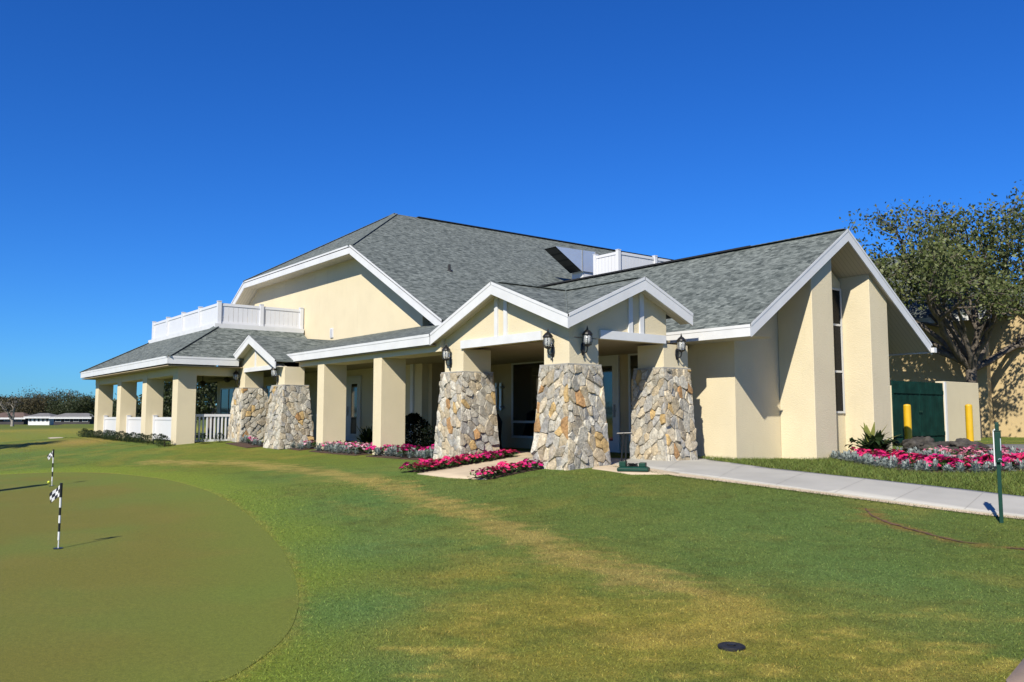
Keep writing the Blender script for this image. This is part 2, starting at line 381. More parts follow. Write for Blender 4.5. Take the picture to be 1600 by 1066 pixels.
def lawn_col(x, y):
    x = np.asarray(x, float); y = np.asarray(y, float)
    def C(*c): return np.array(c)
    n1 = fbm(x, y, .35, 1); n2 = fbm(x, y, 1.3, 5); n3 = fbm(x, y, 4.5, 9); n4 = fbm(x*1.0, y*1.0, 9, 12, 2)
    out = np.empty(x.shape+(3,)); out[:] = C(.082, .108, .028)
    def mix(c, w):
        nonlocal out
        w = np.clip(w, 0, 1)[..., None]; out = out*(1-w)+np.array(c)*w
    mix((.060,.100,.036), sstep(.40,.66,n1)*.8)
    mix((.115,.112,.034), sstep(.48,.70,n2)*.6)
    de = dist_poly(x, y, GREEN_EDGE)
    right = sstep(-14, -9, x)
    # rough between the band and the walk: dull deep green
    dd = dist_poly(x, y, DRY)
    lawnside = (y > np.interp(x, [p[0] for p in DRY], [p[1] for p in DRY]))
    mix((.066,.092,.034), lawnside*right*.6)
    # fringe around the green: fresher grass
    wob = (n2-.5)*.9
    mix((.108,.146,.030), (1-sstep(.25,1.45,de+wob))*.85*(x > -40))
    # blue-green tinted turf beyond it
    for (px, py, r, a) in ((620,850,1.2,.95),(600,950,.85,.9),(560,790,1.8,.5),(650,1040,.55,.7),(560,745,3.0,.3),(1120,850,1.6,.35),(1350,900,1.3,.45),(1500,960,.8,.4),(1250,800,1.8,.25)):
        cx, cy = wpt(px, py); mix((.056,.116,.056), np.exp(-((x-cx)**2+(y-cy)**2)/(r*r))*a*(.55+.9*n2))
    # golden patches
    for (px, py, r, a) in ((810,905,.9,.85),(760,985,.75,.8),(880,965,.75,.7),(700,840,1.0,.4),(960,1030,.6,.7),(1080,985,.6,.65),(820,1050,.5,.7),(1300,1020,.5,.35),(1250,945,.6,.35),(1480,960,.5,.3),(1040,860,1.2,.25)):
        cx, cy = wpt(px, py); mix((.150,.138,.040), np.exp(-((x-cx)**2+(y-cy)**2)/(r*r))*a*sstep(.22,.62,n2*.6+n3*.4))
    # straw: worn band curving along the green
    dr = np.clip(np.hypot(x, y), 4, 40)
    wd = np.interp(dr, [6, 10, 14, 20, 30], [.25, .30, .30, .32, .4])
    mix((.205,.165,.085), (1-sstep(.1,1.6,dd/wd+(n4-.5)*2.2+(n3-.5)*1.6+(n2-.5)*1.6))*.8)
    mix((.27,.205,.085), (1-sstep(.1,.30,dist_poly(x,y,DRY2)+(n3-.5)*.6))*.35)
    near = 1-sstep(6.0, 8.5, dr)
    mix((.32,.25,.10), near*sstep(.56,.70,n3*.45+n4*.55)*.42*(de > .7))
    mix((.045,.052,.018), sstep(.58,.72,fbm(x,y,5.1,31,3))*.35*(de > .9))
    mix((.25,.185,.075), sstep(.60,.72,fbm(x,y,.9,44,4))*.16*(de > 1.2))
    mix((.20,.155,.07), (1-sstep(.02,.07,np.abs(de-.02)+(n3-.5)*.16))*.28)
    # a scar of bare soil
    for S in (SOIL, SOIL2):
        ds = dist_poly(x, y, S)
        mix((.150,.085,.045), (1-sstep(.02,.16,ds+(n4-.5)*.34))*.6)
    # bare mound and far fairway
    far = sstep(38, 52, -x)*(y < 60)
    mix((.17,.145,.045), far*sstep(.25,.6,fbm(x,y,.07,3))*.9)
    mix((.10,.125,.035), far*sstep(.5,.7,fbm(x*.4,y,.05,8))*.8)
    cx, cy = wpt(128, 690); mix((.20,.14,.07), np.exp(-((x-cx)**2/6+(y-cy)**2/1.6))*.7)
    far2 = sstep(80, 110, -x); mix((.055,.075,.026), far2*.8)
    return np.clip(out*np.array((2.22,2.17,1.27)), .004, .9)

def axis(segs):
    a = []
    for lo, hi, st in segs: a.extend(list(np.arange(lo, hi-1e-6, st)))
    return np.array(a)
gx = axis([(-1600,-400,200),(-400,-160,30),(-160,-60,5),(-60,-30,.8),(-30,-14,.25),(-14,-1,.11),(-1,6,.5),(6,40,5),(40,200,40),(200,1601,200)])
gy = axis([(-1600,-200,200),(-200,-40,20),(-40,-4,3),(-4,.5,.4),(.5,12,.11),(12,18,.3),(18,40,1),(40,120,8),(120,400,40),(400,1601,200)])
GX, GY = np.meshgrid(gx, gy); GZ = gz(GX, GY)
nv = GX.size; nxg = len(gx); nyg = len(gy)
me = bpy.data.meshes.new('lawn')
V = np.stack([GX, GY, GZ], -1).reshape(-1, 3)
ii = np.arange(nyg-1)[:, None]*nxg+np.arange(nxg-1)[None]
Q = np.stack([ii, ii+1, ii+1+nxg, ii+nxg], -1).reshape(-1, 4)
me.vertices.add(nv); me.vertices.foreach_set('co', V.ravel())
me.loops.add(Q.size); me.loops.foreach_set('vertex_index', Q.ravel().astype(np.int32))
me.polygons.add(len(Q)); me.polygons.foreach_set('loop_start', (np.arange(len(Q))*4).astype(np.int32))
me.polygons.foreach_set('use_smooth', np.ones(len(Q), bool))
me.update(calc_edges=True)
ca = me.color_attributes.new('col', 'FLOAT_COLOR', 'POINT')
cc = lawn_col(GX.ravel(), GY.ravel()); ca.data.foreach_set('color', np.concatenate([cc, np.ones((nv,1))], 1).ravel())
me.materials.append(M_LAWN)
lawn = bpy.data.objects.new('lawn', me); COL.objects.link(lawn); tag(lawn, kind='structure')

def sheet(name, poly, mat, lift=.004, step=.3, colfn=None, kind='structure', skirt=0):
    """a sheet cut to an outline that follows the ground"""
    bm = bmesh.new(); vs = [bm.verts.new((p[0], p[1], 0)) for p in poly]; bm.faces.new(vs)
    xs = [p[0] for p in poly]; ys = [p[1] for p in poly]
    a = min(xs)+step
    while a < max(xs):
        bmesh.ops.bisect_plane(bm, geom=bm.verts[:]+bm.edges[:]+bm.faces[:], plane_co=(a,0,0), plane_no=(1,0,0)); a += step
    a = min(ys)+step
    while a < max(ys):
        bmesh.ops.bisect_plane(bm, geom=bm.verts[:]+bm.edges[:]+bm.faces[:], plane_co=(0,a,0), plane_no=(0,1,0)); a += step
    P = np.array([v.co[:] for v in bm.verts]); Z = gz(P[:,0], P[:,1])
    for v, z in zip(bm.verts, Z): v.co.z = z+lift
    bm.normal_update()
    for f in bm.faces:
        if f.normal.z < 0: f.normal_flip()
        f.smooth = True
    if skirt:
        be = [e for e in bm.edges if e.is_boundary]
        r = bmesh.ops.extrude_edge_only(bm, edges=be)
        for v in [g for g in r['geom'] if isinstance(g, bmesh.types.BMVert)]: v.co.z -= skirt
        for f in [g for g in r['geom'] if isinstance(g, bmesh.types.BMFace)]: f.smooth = False
    me = bpy.data.meshes.new(name); bm.to_mesh(me); bm.free()
    if colfn:
        n = len(me.vertices); co = np.empty(n*3); me.vertices.foreach_get('co', co); co = co.reshape(-1,3)
        c = colfn(co[:,0], co[:,1]); at = me.color_attributes.new('col', 'FLOAT_COLOR', 'POINT')
        at.data.foreach_set('color', np.concatenate([c, np.ones((n,1))], 1).ravel())
    me.materials.append(mat); o = bpy.data.objects.new(name, me); COL.objects.link(o); tag(o, kind=kind); return o
def green_col(x, y):
    n1 = fbm(x, y, .5, 21)[..., None]; n2 = fbm(x, y, 2.2, 25)[..., None]
    c = np.array((.110,.108,.030))*(1-sstep(.38,.62,n1))+np.array((.098,.118,.033))*sstep(.38,.62,n1)
    c = c*(1-.5*sstep(.5,.7,n2))+np.array((.128,.116,.038))*.5*sstep(.5,.7,n2)
    de = dist_poly(x, y, GREEN_EDGE)[..., None]
    e = 1-sstep(.2,1.3,de+(n2-.5)*.8); c = c*(1-.6*e)+np.array((.095,.130,.032))*.6*e
    k = (1-sstep(.0,.25,de+(n2-.42)*1.0))*.35*sstep(.5,.65,fbm(x,y,.8,77)[...,None]); c = c*(1-k)+np.array((.13,.085,.035))*k
    return c*np.array((1.68,1.68,1.02))
sheet('putting_green', GREEN_POLY, M_GREEN, .004, .3, green_col)

SCAR = smooth(SOIL, 8); _wr = random.Random(5)
for _S in (SCAR, smooth(SOIL2, 8)):
    L_ = []; R_ = []
    for i, (x, y) in enumerate(_S):
        a_ = _S[max(i-1,0)]; b_ = _S[min(i+1,len(_S)-1)]; L0 = math.hypot(b_[0]-a_[0], b_[1]-a_[1]); nx, ny = -(b_[1]-a_[1])/L0, (b_[0]-a_[0])/L0
        k_ = .25+.75*math.sin(PI*i/(len(_S)-1)); w1, w2 = k_*_wr.uniform(.004,.04), k_*_wr.uniform(.004,.04)
        if i in (0, len(_S)-1): w1 = w2 = .004
        L_.append((x+nx*w1, y+ny*w1)); R_.append((x-nx*w2, y-ny*w2))
    sheet('bare_soil', L_+R_[::-1], M_SOIL, .008, .4)
WALK_T = [wpt(*p) for p in ((1004,712),(1090,718),(1200,733),(1300,744),(1400,755),(1500,766),(1600,778),(1720,792))]
WALK_B = [wpt(*p) for p in ((962,727),(1060,740),(1150,752),(1250,765),(1350,778),(1450,791),(1600,809),(1720,824))]
for W_ in (WALK_T, WALK_B):
    (ax_, ay_), (bx_, by_) = W_[-2:]; L_w = math.hypot(bx_-ax_, by_-ay_)
    for t_ in (2.5, 5.0, 8.0): W_.append((bx_+(bx_-ax_)/L_w*t_, by_+(by_-ay_)/L_w*t_))
def offs(pts, t, other): return [(a[0]+(b[0]-a[0])*t, a[1]+(b[1]-a[1])*t) for a, b in zip(pts, other)]
WALK_OUT = offs(WALK_T, -.06, WALK_B)+offs(WALK_B, -.10, WALK_T)[::-1]
sheet('walkway_sand_edge', WALK_OUT, M_SAND, .006, .4)
WALK_P = WALK_T+WALK_B[::-1]
sheet('walkway', WALK_P, M_CONC, .022, .4, skirt=.05)
for i in range(10):                                      # control joints across the walk
    t = .08+i*.092; f = t*(len(WALK_T)-1); k = int(f); u = f-k
    a = [WALK_T[k][j]*(1-u)+WALK_T[k+1][j]*u for j in (0,1)]; b = [WALK_B[k][j]*(1-u)+WALK_B[k+1][j]*u for j in (0,1)]
    d = Vector((WALK_T[k+1][0]-WALK_T[k][0], WALK_T[k+1][1]-WALK_T[k][1])).normalized()*.004
    sheet('walkway_joint', [(a[0]-d.x,a[1]-d.y),(a[0]+d.x,a[1]+d.y),(b[0]+d.x,b[1]+d.y),(b[0]-d.x,b[1]-d.y)], M_JOINT, .0245, .5)
PATH = [wpt(*p) for p in ((652,741),(700,747),(760,750),(792,739),(836,724),(850,706),(806,706),(770,716),(720,728))]
sheet('entrance_path', PATH, M_SAND, .012, .4, skirt=.03)
PAD = [wpt(*p) for p in ((925,733),(985,742),(1062,742),(1010,718),(952,716))]
sheet('tan_pad', PAD, M_SAND, .010, .3, skirt=.03)
PAVE = [wpt(*p) for p in ((1572,1068),(1600,1034),(1700,1010),(1760,1068),(1700,1120),(1590,1110))]
sheet('paved_corner', PAVE, M_PAVER, .02, .3, skirt=.04)
sheet('bunker', [wpt(*p) for p in ((74,685.2),(80,684.2),(90,683.9),(99,684.4),(97,686),(88,687),(79,686.6))], M_SANDB, .03, 3)
DRIVE = [wpt(*p) for p in ((1470,706),(1500,697),(1555,694),(1640,696),(1700,707),(1640,716),(1560,712),(1500,712))]
sheet('driveway', DRIVE, M_ASPH, .012, .8, skirt=.03)

# ================================================================== CLUBHOUSE
club = empty('clubhouse', (-20, 14, 0), 0, 'cream stucco golf clubhouse with grey shingle roofs, white fascia and stone piers', 'building')
club['label'] = 'cream stucco clubhouse with grey shingle roofs, white fascia and fieldstone piers'
OFFC = Vector((-20, 14, 0))
def part(mb, name, mat, parent=None, **kw):
    o = mb.build(name, mat, parent or club, **kw)
    if parent is None: o.location = -OFFC
    return o
def roof_faces(mb, polys, th=.05, mi=0):
    """polys: list of (points, eave direction)"""
    for pts, ud in polys:
        P = [Vector(p) for p in pts]; nrm = Vector((0,0,0))
        for i in range(len(P)): nrm += (P[i]-P[0]).cross(P[(i+1) % len(P)]-P[0])
        nrm.normalize()
        if nrm.z < 0: nrm = -nrm; P = P[::-1]
        u = Vector(ud).normalized(); v = nrm.cross(u)
        if v.z < 0: v = -v
        mb.face(P, [(p.dot(u), p.dot(v)) for p in P], mi=mi)
        L = [p-Vector((0,0,th)) for p in P]
        mb.face(L[::-1], [(p.dot(u), p.dot(v)) for p in L[::-1]], mi=mi)
        for i in range(len(P)):
            j = (i+1) % len(P); mb.face([P[i], L[i], L[j], P[j]], [(P[i].dot(u), P[i].dot(v))]*4, mi=mi)
    return mb
def soffit_poly(mb, pts, ud, drop=.2):
    P = [Vector(p)-Vector((0,0,drop)) for p in pts]; u = Vector(ud).normalized()
    nrm = (P[1]-P[0]).cross(P[2]-P[0]).normalized()
    if nrm.z > 0: P = P[::-1]; nrm = -nrm
    v = nrm.cross(u); mb.face(P, [(p.dot(u), p.dot(v)) for p in P])
def fascia(mb, p0, p1, out, h=.23, th=.035, top=0):
    """board hanging below edge p0-p1 (vertical height h) plus a narrow drip trim proud of it"""
    p0 = Vector(p0); p1 = Vector(p1); o = Vector(out).normalized(); d = Vector((0,0,1))
    z1 = Vector((0,0,top))
    mb.prism([p0+z1-o*.0, p1+z1-o*.0, p1+z1-d*h, p0+z1-d*h], -o*th)
    k = .055
    e = (p1-p0).normalized()*.007
    mb.prism([p0-e+z1+d*.004+o*.008, p1+e+z1+d*.004+o*.008, p1+e+z1-d*k+o*.008, p0-e+z1-d*k+o*.008], -o*.007)

XD = (1,0,0); YD = (0,1,0)
# --- main roof
mz = 3.44; mx = -18.3; sl = .535
cR = (-23.57, 11.9, 6.27); cL = (-32.7, 11.9, 6.27); rid = (-28.55, 16.35, 8.88)
mb = MB()
eR = (mx, 11.9, mz)
roof_faces(mb, [([eR, (mx,34,mz), (rid[0],34,rid[2]), rid, cR], YD),
                ([(-38.0,11.9,3.44), (-38.0,34,3.44), (rid[0],34,rid[2]), rid, cL], YD),
                ([cL, cR, rid], XD)], .08)
main_roof = part(mb, 'main_roof', M_SHINGLE)
mb = MB()
fascia(mb, cL, cR, (0,-1,0), .27); fascia(mb, cR, eR, (0,-1,0), .30); fascia(mb, (-38,11.9,3.44), cL, (0,-1,0), .30)
mb.build('fascia', M_WHITE, main_roof)
mb = MB()
# soffit under the big gable overhang
for a, b in ((cR, eR), ((-38,11.9,3.44), cL)):
    soffit_poly(mb, [a, b, (b[0],12.52,b[2]), (a[0],12.52,a[2])], (b[0]-a[0],0,b[2]-a[2]), .24)
soffit_poly(mb, [cL, cR, (cR[0],12.52,cR[2]), (cL[0],12.52,cL[2])], XD, .24)
mb.build('soffit', M_SOFFIT, main_roof)
mb = MB().bar((rid[0], rid[1]+1.0, rid[2]+.005), (rid[0], 33, rid[2]+.005), .26, .035); mb.build('ridge_vent', M_DARKVENT, main_roof)
def cap(mb, a, b, w=.2):
    a = Vector(a); b = Vector(b); n = int((b-a).length/.16)
    for i in range(n):
        p = a+(b-a)*(i/n); q = a+(b-a)*((i+1.08)/n); mb.bar(p+Vector((0,0,.0)), q+Vector((0,0,.006)), w, .012)
for e_ in (cR, cL): mb = MB(); cap(mb, e_, rid); mb.build('hip_cap', M_CAPS, main_roof)
# plumbing vent
q = at_d(702, 424, 1); # on the roof plane
r_ = ray(702, 424); nn = Vector((sl*0+ (rid[2]-mz)/(mx-rid[0]), 0, 1)); t_ = (nn.dot(Vector(eR))-nn.dot(CAM))/nn.dot(r_); q = CAM+r_*t_
mb = MB().tube([(q.x,q.y,q.z-.1),(q.x,q.y,q.z+.22)], .045, 10).lathe([(.14,-.04),(.10,.02),(.05,.05)], (q.x,q.y,q.z), 12)
mb.build('roof_vent_pipe', M_DARKVENT, main_roof)
# --- main gable wall (upper storey) with its attic vent
mb = MB(); zb = .0
mb.prism([(-37.2,12.5,zb),(-20.2,12.5,zb),(-20.2,12.5,4.24),(-23.6,12.5,6.06),(-32.6,12.5,6.06),(-37.2,12.5,3.6)], (0,.2,0))
gw = part(mb, 'gable_wall', M_STUCCO)
mb = MB().box(-26.03,-25.83,12.46,12.5,3.56,3.88)
for k in range(7): mb.box(-26.0,-25.86,12.445,12.458,3.59+k*.04,3.61+k*.04)
mb.build('wall_vent', M_VINYL, gw)
mb = MB().box(-37.2,-37.0,12.7,34,0,3.4); part(mb, 'side_wall', M_STUCCO)
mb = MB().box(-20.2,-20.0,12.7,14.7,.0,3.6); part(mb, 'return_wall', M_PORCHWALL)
# --- left porch roof
E_ = (-26.05,7.24,2.73); Wc = (-38.3,7.24,2.73); D0 = (-28.18,9.37,3.93); D1 = (-36.17,9.37,3.93)
mb = MB()
roof_faces(mb, [([Wc, E_, D0, D1], XD), ([E_, (-26.05,12.4,2.73), (-28.18,12.4,3.93), D0], YD), ([Wc, (-38.3,12.4,2.73), (-36.17,12.4,3.93), D1], YD)])
pr = part(mb, 'porch_roof', M_SHINGLE)
for e_, d_ in ((E_, D0), (Wc, D1)): mb = MB(); cap(mb, e_, d_); mb.build('hip_cap', M_CAPS, pr)
mb = MB(); fascia(mb, Wc, E_, (0,-1,0)); fascia(mb, (-26.05,7.278,2.73), (-26.05,9.4,2.73), (1,0,0)); fascia(mb, (-38.3,7.278,2.73), (-38.3,12.4,2.73), (-1,0,0))
mb.build('fascia', M_WHITE, pr)
mb = MB().box(-38.26,-26.09,7.28,12.4,2.44,2.47); mb.build('ceiling', M_DARKCEIL, pr)
mb = MB().box(-36.17,-28.18,9.37,12.45,3.90,3.97); mb.build('deck', M_WHITE, pr)
mb = MB(); mb.box(-36.25,-28.10,9.30,9.37,3.88,4.03); mb.box(-28.18,-28.10,9.37,12.45,3.88,4.03); mb.box(-36.25,-36.17,9.37,12.45,3.88,4.03); mb.build('deck_edge', M_WHITE, pr)
# --- colonnade roof
mb = MB(); c0 = (-27.6,9.85,2.73); c1 = (-15.62,9.85,2.73)
roof_faces(mb, [([c0, c1, (-14.2,13.6,2.73+.28*3.75), (-20.1,13.6,2.73+.28*3.75), (-20.1,12.48,2.73+.28*2.63), (-27.6,12.48,2.73+.28*2.63)], XD)])
cr = part(mb, 'colonnade_roof', M_SHINGLE)
mb = MB(); fascia(mb, (-24.2,9.85,2.73), (-15.6,9.85,2.73), (0,-1,0)); mb.build('fascia', M_WHITE, cr)
mb = MB().box(-26.0,-11.4,10.7,12.9,2.41,2.45); mb.box(-26.0,-12.25,12.9,14.48,2.41,2.45); mb.box(-22.9,-15.6,9.89,10.0,2.47,2.49); mb.build('ceiling', M_DARKCEIL, cr)
# --- small gable
ay = 9.3; ax = -25.0; az = 3.385
sL = (-26.75,ay,az-.41*1.75); sR = (-22.92,ay,az-.41*2.08)
mb = MB(); B = lambda p, y: (p[0], y, p[2]); A0 = (ax,ay,az)
roof_faces(mb, [([sL, A0, B(A0,12.6), B(sL,12.6)], YD), ([sR, A0, B(A0,12.6), B(sR,12.6)], YD)])
sg = part(mb, 'small_gable_roof', M_SHINGLE)
mb = MB(); fascia(mb, (-26.35,ay,az-.41*1.35), A0, (0,-1,0), .25); fascia(mb, A0, sR, (0,-1,0), .25); mb.build('fascia', M_WHITE, sg)
mb = MB()
for s_ in (sL, sR): soffit_poly(mb, [A0, s_, B(s_,9.62), B(A0,9.62)], (s_[0]-ax,0,s_[2]-az), .2)
mb.build('soffit', M_SOFFIT, sg)
def infill(x0, x1, y, apexx, apexz, slope, zlow, th=.12):
    return [(x0,y,zlow),(x1,y,zlow),(x1,y,apexz-slope*(x1-apexx)),(apexx,y,apexz),(x0,y,apexz-slope*(apexx-x0))]
mb = MB().prism(infill(-26.4,-22.95,9.56,ax,az-.2,.41,2.34), (0,.12,0)); g_ = part(mb, 'small_gable_wall', M_STUCCO)
mb = MB().box(-25.95,-23.5,9.525,9.56,2.30,2.43); mb.box(-25.08,-24.98,9.535,9.56,2.43,3.13); mb.build('trim_board', M_WHITE, g_)
# --- entrance gables
G1L = (-15.62,9.85,2.73); G1A = (-13.36,9.85,3.60); G1R = (-11.07,9.85,2.73); X0 = (-13.36,11.84,3.60)
G2A = (-11.07,11.84,3.60); G2R = (-11.07,13.22,2.995)
mb = MB()
roof_faces(mb, [([G1L, G1A, (-13.36,14.5,3.60), (-15.62,14.5,2.73)], YD), ([G1R, G1A, X0], YD)])
r1 = part(mb, 'entrance_gable_roof', M_SHINGLE)
mb = MB(); fascia(mb, G1L, G1A, (0,-1,0), .25); fascia(mb, G1A, G1R, (0,-1,0), .25); mb.build('fascia', M_WHITE, r1)
mb = MB()
soffit_poly(mb, [G1A, G1L, (-15.62,10.15,2.73), (-13.36,10.15,3.6)], (-2.26,0,-.87), .2); soffit_poly(mb, [G1A, (-11.11,9.85,2.745), (-11.37,10.15,2.845), (-13.36,10.15,3.6)], (2.3,0,-.87), .2)
mb.build('soffit', M_SOFFIT, r1)
mb = MB()
roof_faces(mb, [([G1R, G2A, X0], XD), ([G2A, G2R, (-12.3,13.22,2.995), (-12.3,13.8,2.745), (-16,13.8,2.745), (-16,11.84,3.60)], XD)])
r2 = part(mb, 'side_gable_roof', M_SHINGLE)
mb = MB(); fascia(mb, (-11.07,9.888,2.73+.4372*.038), G2A, (1,0,0), .25); fascia(mb, G2A, G2R, (1,0,0), .25); mb.build('fascia', M_WHITE, r2)
mb = MB()
soffit_poly(mb, [G2A, (-11.07,9.89,2.747), (-11.4,10.18,2.874), (-11.4,11.84,3.6)], (0,-2,-.87), .2); soffit_poly(mb, [G2A, G2R, (-11.4,13.22,2.995), (-11.4,11.84,3.6)], (0,1.38,-.6), .2)
mb.build('soffit', M_SOFFIT, r2)
mb = MB(); cap(mb, (-13.36,10.0,3.6), X0, .16); mb.build('ridge_cap', M_CAPS, r1)
mb = MB(); cap(mb, (-11.2,11.84,3.6), X0, .16); mb.build('ridge_cap', M_CAPS, r2)
mb = MB().bar((-11.1,9.86,2.745), (-13.3,11.78,3.585), .03, .02); mb.build('valley_flashing', M_CAPS, r1)
mb = MB().prism([(-15.42,10.12,2.36),(-11.34,10.12,2.36),(-11.34,10.12,2.62),(-13.36,10.12,3.40),(-15.42,10.12,2.61)], (0,.12,0))
w1 = part(mb, 'entrance_gable_wall', M_STUCCO)
mb = MB().box(-14.75,-12.08,10.07,10.12,2.36,2.53); mb.build('trim_board', M_WHITE, w1)
for dx in (-.21, .1): MB().box(-13.36+dx,-13.36+dx+.11,10.085,10.12,2.53,3.40-.385*abs(dx+.05)).build('trim_board', M_WHITE, w1)
mb = MB().prism([(-11.34,10.24,2.37),(-11.34,12.72,2.37),(-11.34,12.72,3.02),(-11.34,11.84,3.40),(-11.34,10.24,2.71)], (-.12,0,0))
w2 = part(mb, 'side_gable_wall', M_STUCCO)
mb = MB().box(-11.34,-11.29,10.86,12.66,2.37,2.53); mb.build('trim_board', M_WHITE, w2)
for dy in (-.21, .1): MB().box(-11.34,-11.305,11.84+dy,11.84+dy+.11,2.53,3.40-.42*abs(dy+.05)).build('trim_board', M_WHITE, w2)
# --- wing
WR = 17.36; wz = 5.12
mb = MB(); e0 = (-10.05,13.7,2.72); e1 = (-14.0,13.7,2.72); s_w = (wz-2.72)/(WR-13.7)
roof_faces(mb, [([e1, e0, (-10.05,WR,wz), (-23,WR,wz), (-23,14.6,2.72+s_w*.9), (-14.0,14.6,2.72+s_w*.9)], XD),
                ([(-10.05,21.02,2.72), (-10.05,WR,wz), (-23,WR,wz), (-23,21.02,2.72)], XD)])
wr = part(mb, 'wing_roof', M_SHINGLE)
mb = MB(); fascia(mb, (-12.25,13.7,2.72), e0, (0,-1,0)); fascia(mb, (-10.05,13.738,2.72+s_w*.038), (-10.05,WR,wz), (1,0,0), .27); fascia(mb, (-10.05,WR,wz), (-10.05,21.02,2.72), (1,0,0), .27)
fascia(mb, (-10.05,21.02,2.72), (-20,21.02,2.72), (0,1,0)); mb.build('fascia', M_WHITE, wr)
mb = MB().bar((-12.6,WR,wz+.005), (-23,WR,wz+.005), .24, .04); mb.build('ridge_vent', M_DARKVENT, wr)
mb = MB(); cap(mb, (-10.1,WR,wz), (-12.6,WR,wz), .22); mb.build('ridge_cap', M_CAPS, wr)
mb = MB()
soffit_poly(mb, [(-10.09,13.72,2.733), (-10.09,WR,wz), (-11.3,WR,wz), (-11.3,13.72,2.733)], (0,1,s_w), .22)
soffit_poly(mb, [(-10.09,21.0,2.733), (-10.09,WR,wz), (-11.3,WR,wz), (-11.3,21.0,2.733)], (0,1,-s_w), .22)
mb.face([(-10.08,13.74,2.5),(-12.2,13.74,2.5),(-12.2,14.5,2.5),(-10.08,14.5,2.5)], [(0,0),(2,0),(2,.8),(0,.8)])
mb.build('soffit', M_SOFFIT, wr)
mb = MB().box(-10.03,-9.95,20.92,21.05,2.5,2.62); mb.build('gutter_end', M_WHITE, wr)
XW = -11.05
mb = MB().prism([(XW,14.5,-.25),(XW,20.2,-.25),(XW,20.2,2.9),(XW,WR,wz-.24),(XW,14.5,3.0)], (-.2,0,0)); ww = part(mb, 'wing_gable_wall', M_STUCCO)
mb = MB().box(-12.6,XW-.2,14.5,14.7,-.25,2.6); part(mb, 'wing_wall', M_STUCCO)
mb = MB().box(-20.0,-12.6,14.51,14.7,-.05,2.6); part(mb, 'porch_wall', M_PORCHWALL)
mb = MB().box(-20.0,XW-.2,20.0,20.2,-.1,2.9); part(mb, 'rear_wall', M_STUCCO)
def fin(y0, y1):
    zt = lambda y: 2.72+s_w*(y-13.7)-.22 if y < WR else 2.72+s_w*(21.02-y)-.22
    P = [(XW+.005,y0,-.25),(XW+.005,y1,-.25),(XW+.005,y1,zt(y1)),(XW+.005,y0,zt(y0))]
    return MB().prism(P, (.86,0,0))
part(fin(16.05, 16.86), 'buttress', M_STUCCO, bevel=.012); part(fin(18.40, 19.18), 'buttress', M_STUCCO, bevel=.012)
def window(parent, x0, x1, y, z0, z1, rails=(), muls=(), fr=.06, off=None):
    w = MB()
    w.box(x0,x1,y-.03,y+.0,z0,z0+fr); w.box(x0,x1,y-.03,y,z1-fr,z1); w.box(x0,x0+fr,y-.03,y,z0+fr,z1-fr); w.box(x1-fr,x1,y-.03,y,z0+fr,z1-fr)
    for r in rails: w.box(x0+fr,x1-fr,y-.025,y,r-.03,r+.03)
    for m in muls: w.box(m-.03,m+.03,y-.027,y,z0+fr,z1-fr)
    o = w.build('window', M_DOORW, parent)
    if parent == club: o.location = -OFFC
    MB().box(x0+.01,x1-.01,y-.008,y-.003,z0+.01,z1-.01).build('pane', M_GLASS, o)
    return o
# tall slot window of the wing (faces +X)
part(MB().prism([(XW+.004,16.87,-.2),(XW+.004,18.39,-.2),(XW+.004,18.39,4.1),(XW+.004,WR,4.8),(XW+.004,16.87,4.5)], (.15,0,0)), 'recess_wall', M_STUCCO)
w = MB(); y0, y1, z0, z1 = 17.6, 18.36, 1.0, 3.95
XW += .155; X1 = XW+.035
for a in (y0, y1-.05): w.box(XW+.003,X1,a,a+.05,z0,z1)
for z in (z0, z1-.05, 1.95, 3.05): w.box(XW+.003,X1-.004,y0+.05,y1-.05,z,z+.05)
o = w.build('window', M_DOORW, club); o.location = -OFFC
MB().box(XW+.004,XW+.015,y0+.01,y1-.01,z0+.01,z1-.01).build('pane', M_TINT, o)
# porch windows and doors
window(club, -18.66, -16.2, 14.505, .34, 2.43, (.78,), (-16.93,))
window(club, -14.12, -13.2, 14.505, .34, 2.43, (.95,))
window(club, -26.35, -25.05, 12.495, .18, 2.05, (), (-25.7,))
window(club, -36.7, -34.7, 12.495, .1, 2.15, (), (-35.7,))
window(club, -34.4, -32.6, 12.495, .2, 2.15, (), (-33.5,))
window(club, -31.6, -29.6, 12.495, .2, 2.15, (), (-30.6,))
def door(x0, x1, y, z0, z1, gw0, gw1, hx):
    d = MB(); d.box(x0-.09,x0,y-.05,y,z0,z1+.09); d.box(x1,x1+.09,y-.05,y,z0,z1+.09); d.box(x0,x1,y-.05,y,z1,z1+.09)
    d.box(x0,gw0,y-.03,y,z0,z1); d.box(gw1,x1,y-.03,y,z0,z1); d.box(gw0,gw1,y-.03,y,z0,z0+.28); d.box(gw0,gw1,y-.03,y,z1-.16,z1)
    o = d.build('door', M_DOORW, club); o.location = -OFFC
    MB().box(gw0,gw1,y-.015,y-.008,z0+.28,z1-.16).build('pane', M_GLASS, o)
    MB().box(hx-.025,hx+.025,y-.05,y-.03,z0+.85,z0+1.15).tube([(hx,y-.05,z0+1.0),(hx,y-.09,z0+1.0),(hx+.1,y-.09,z0+1.0)], .012, 6).build('handle', M_GREYM, o)
door(-15.28, -14.52, 14.505, .06, 2.32, -15.18, -14.66, -14.59)
door(-24.85, -23.85, 12.495, .10, 2.12, -24.42, -24.02, -24.62)
mb = MB().box(-19.99,-19.86,14.42,14.5,.05,2.4); part(mb, 'corner_trim', M_WHITE)
mb = MB().box(-20.75,-20.6,12.44,12.495,.05,2.41); part(mb, 'corner_trim', M_WHITE)
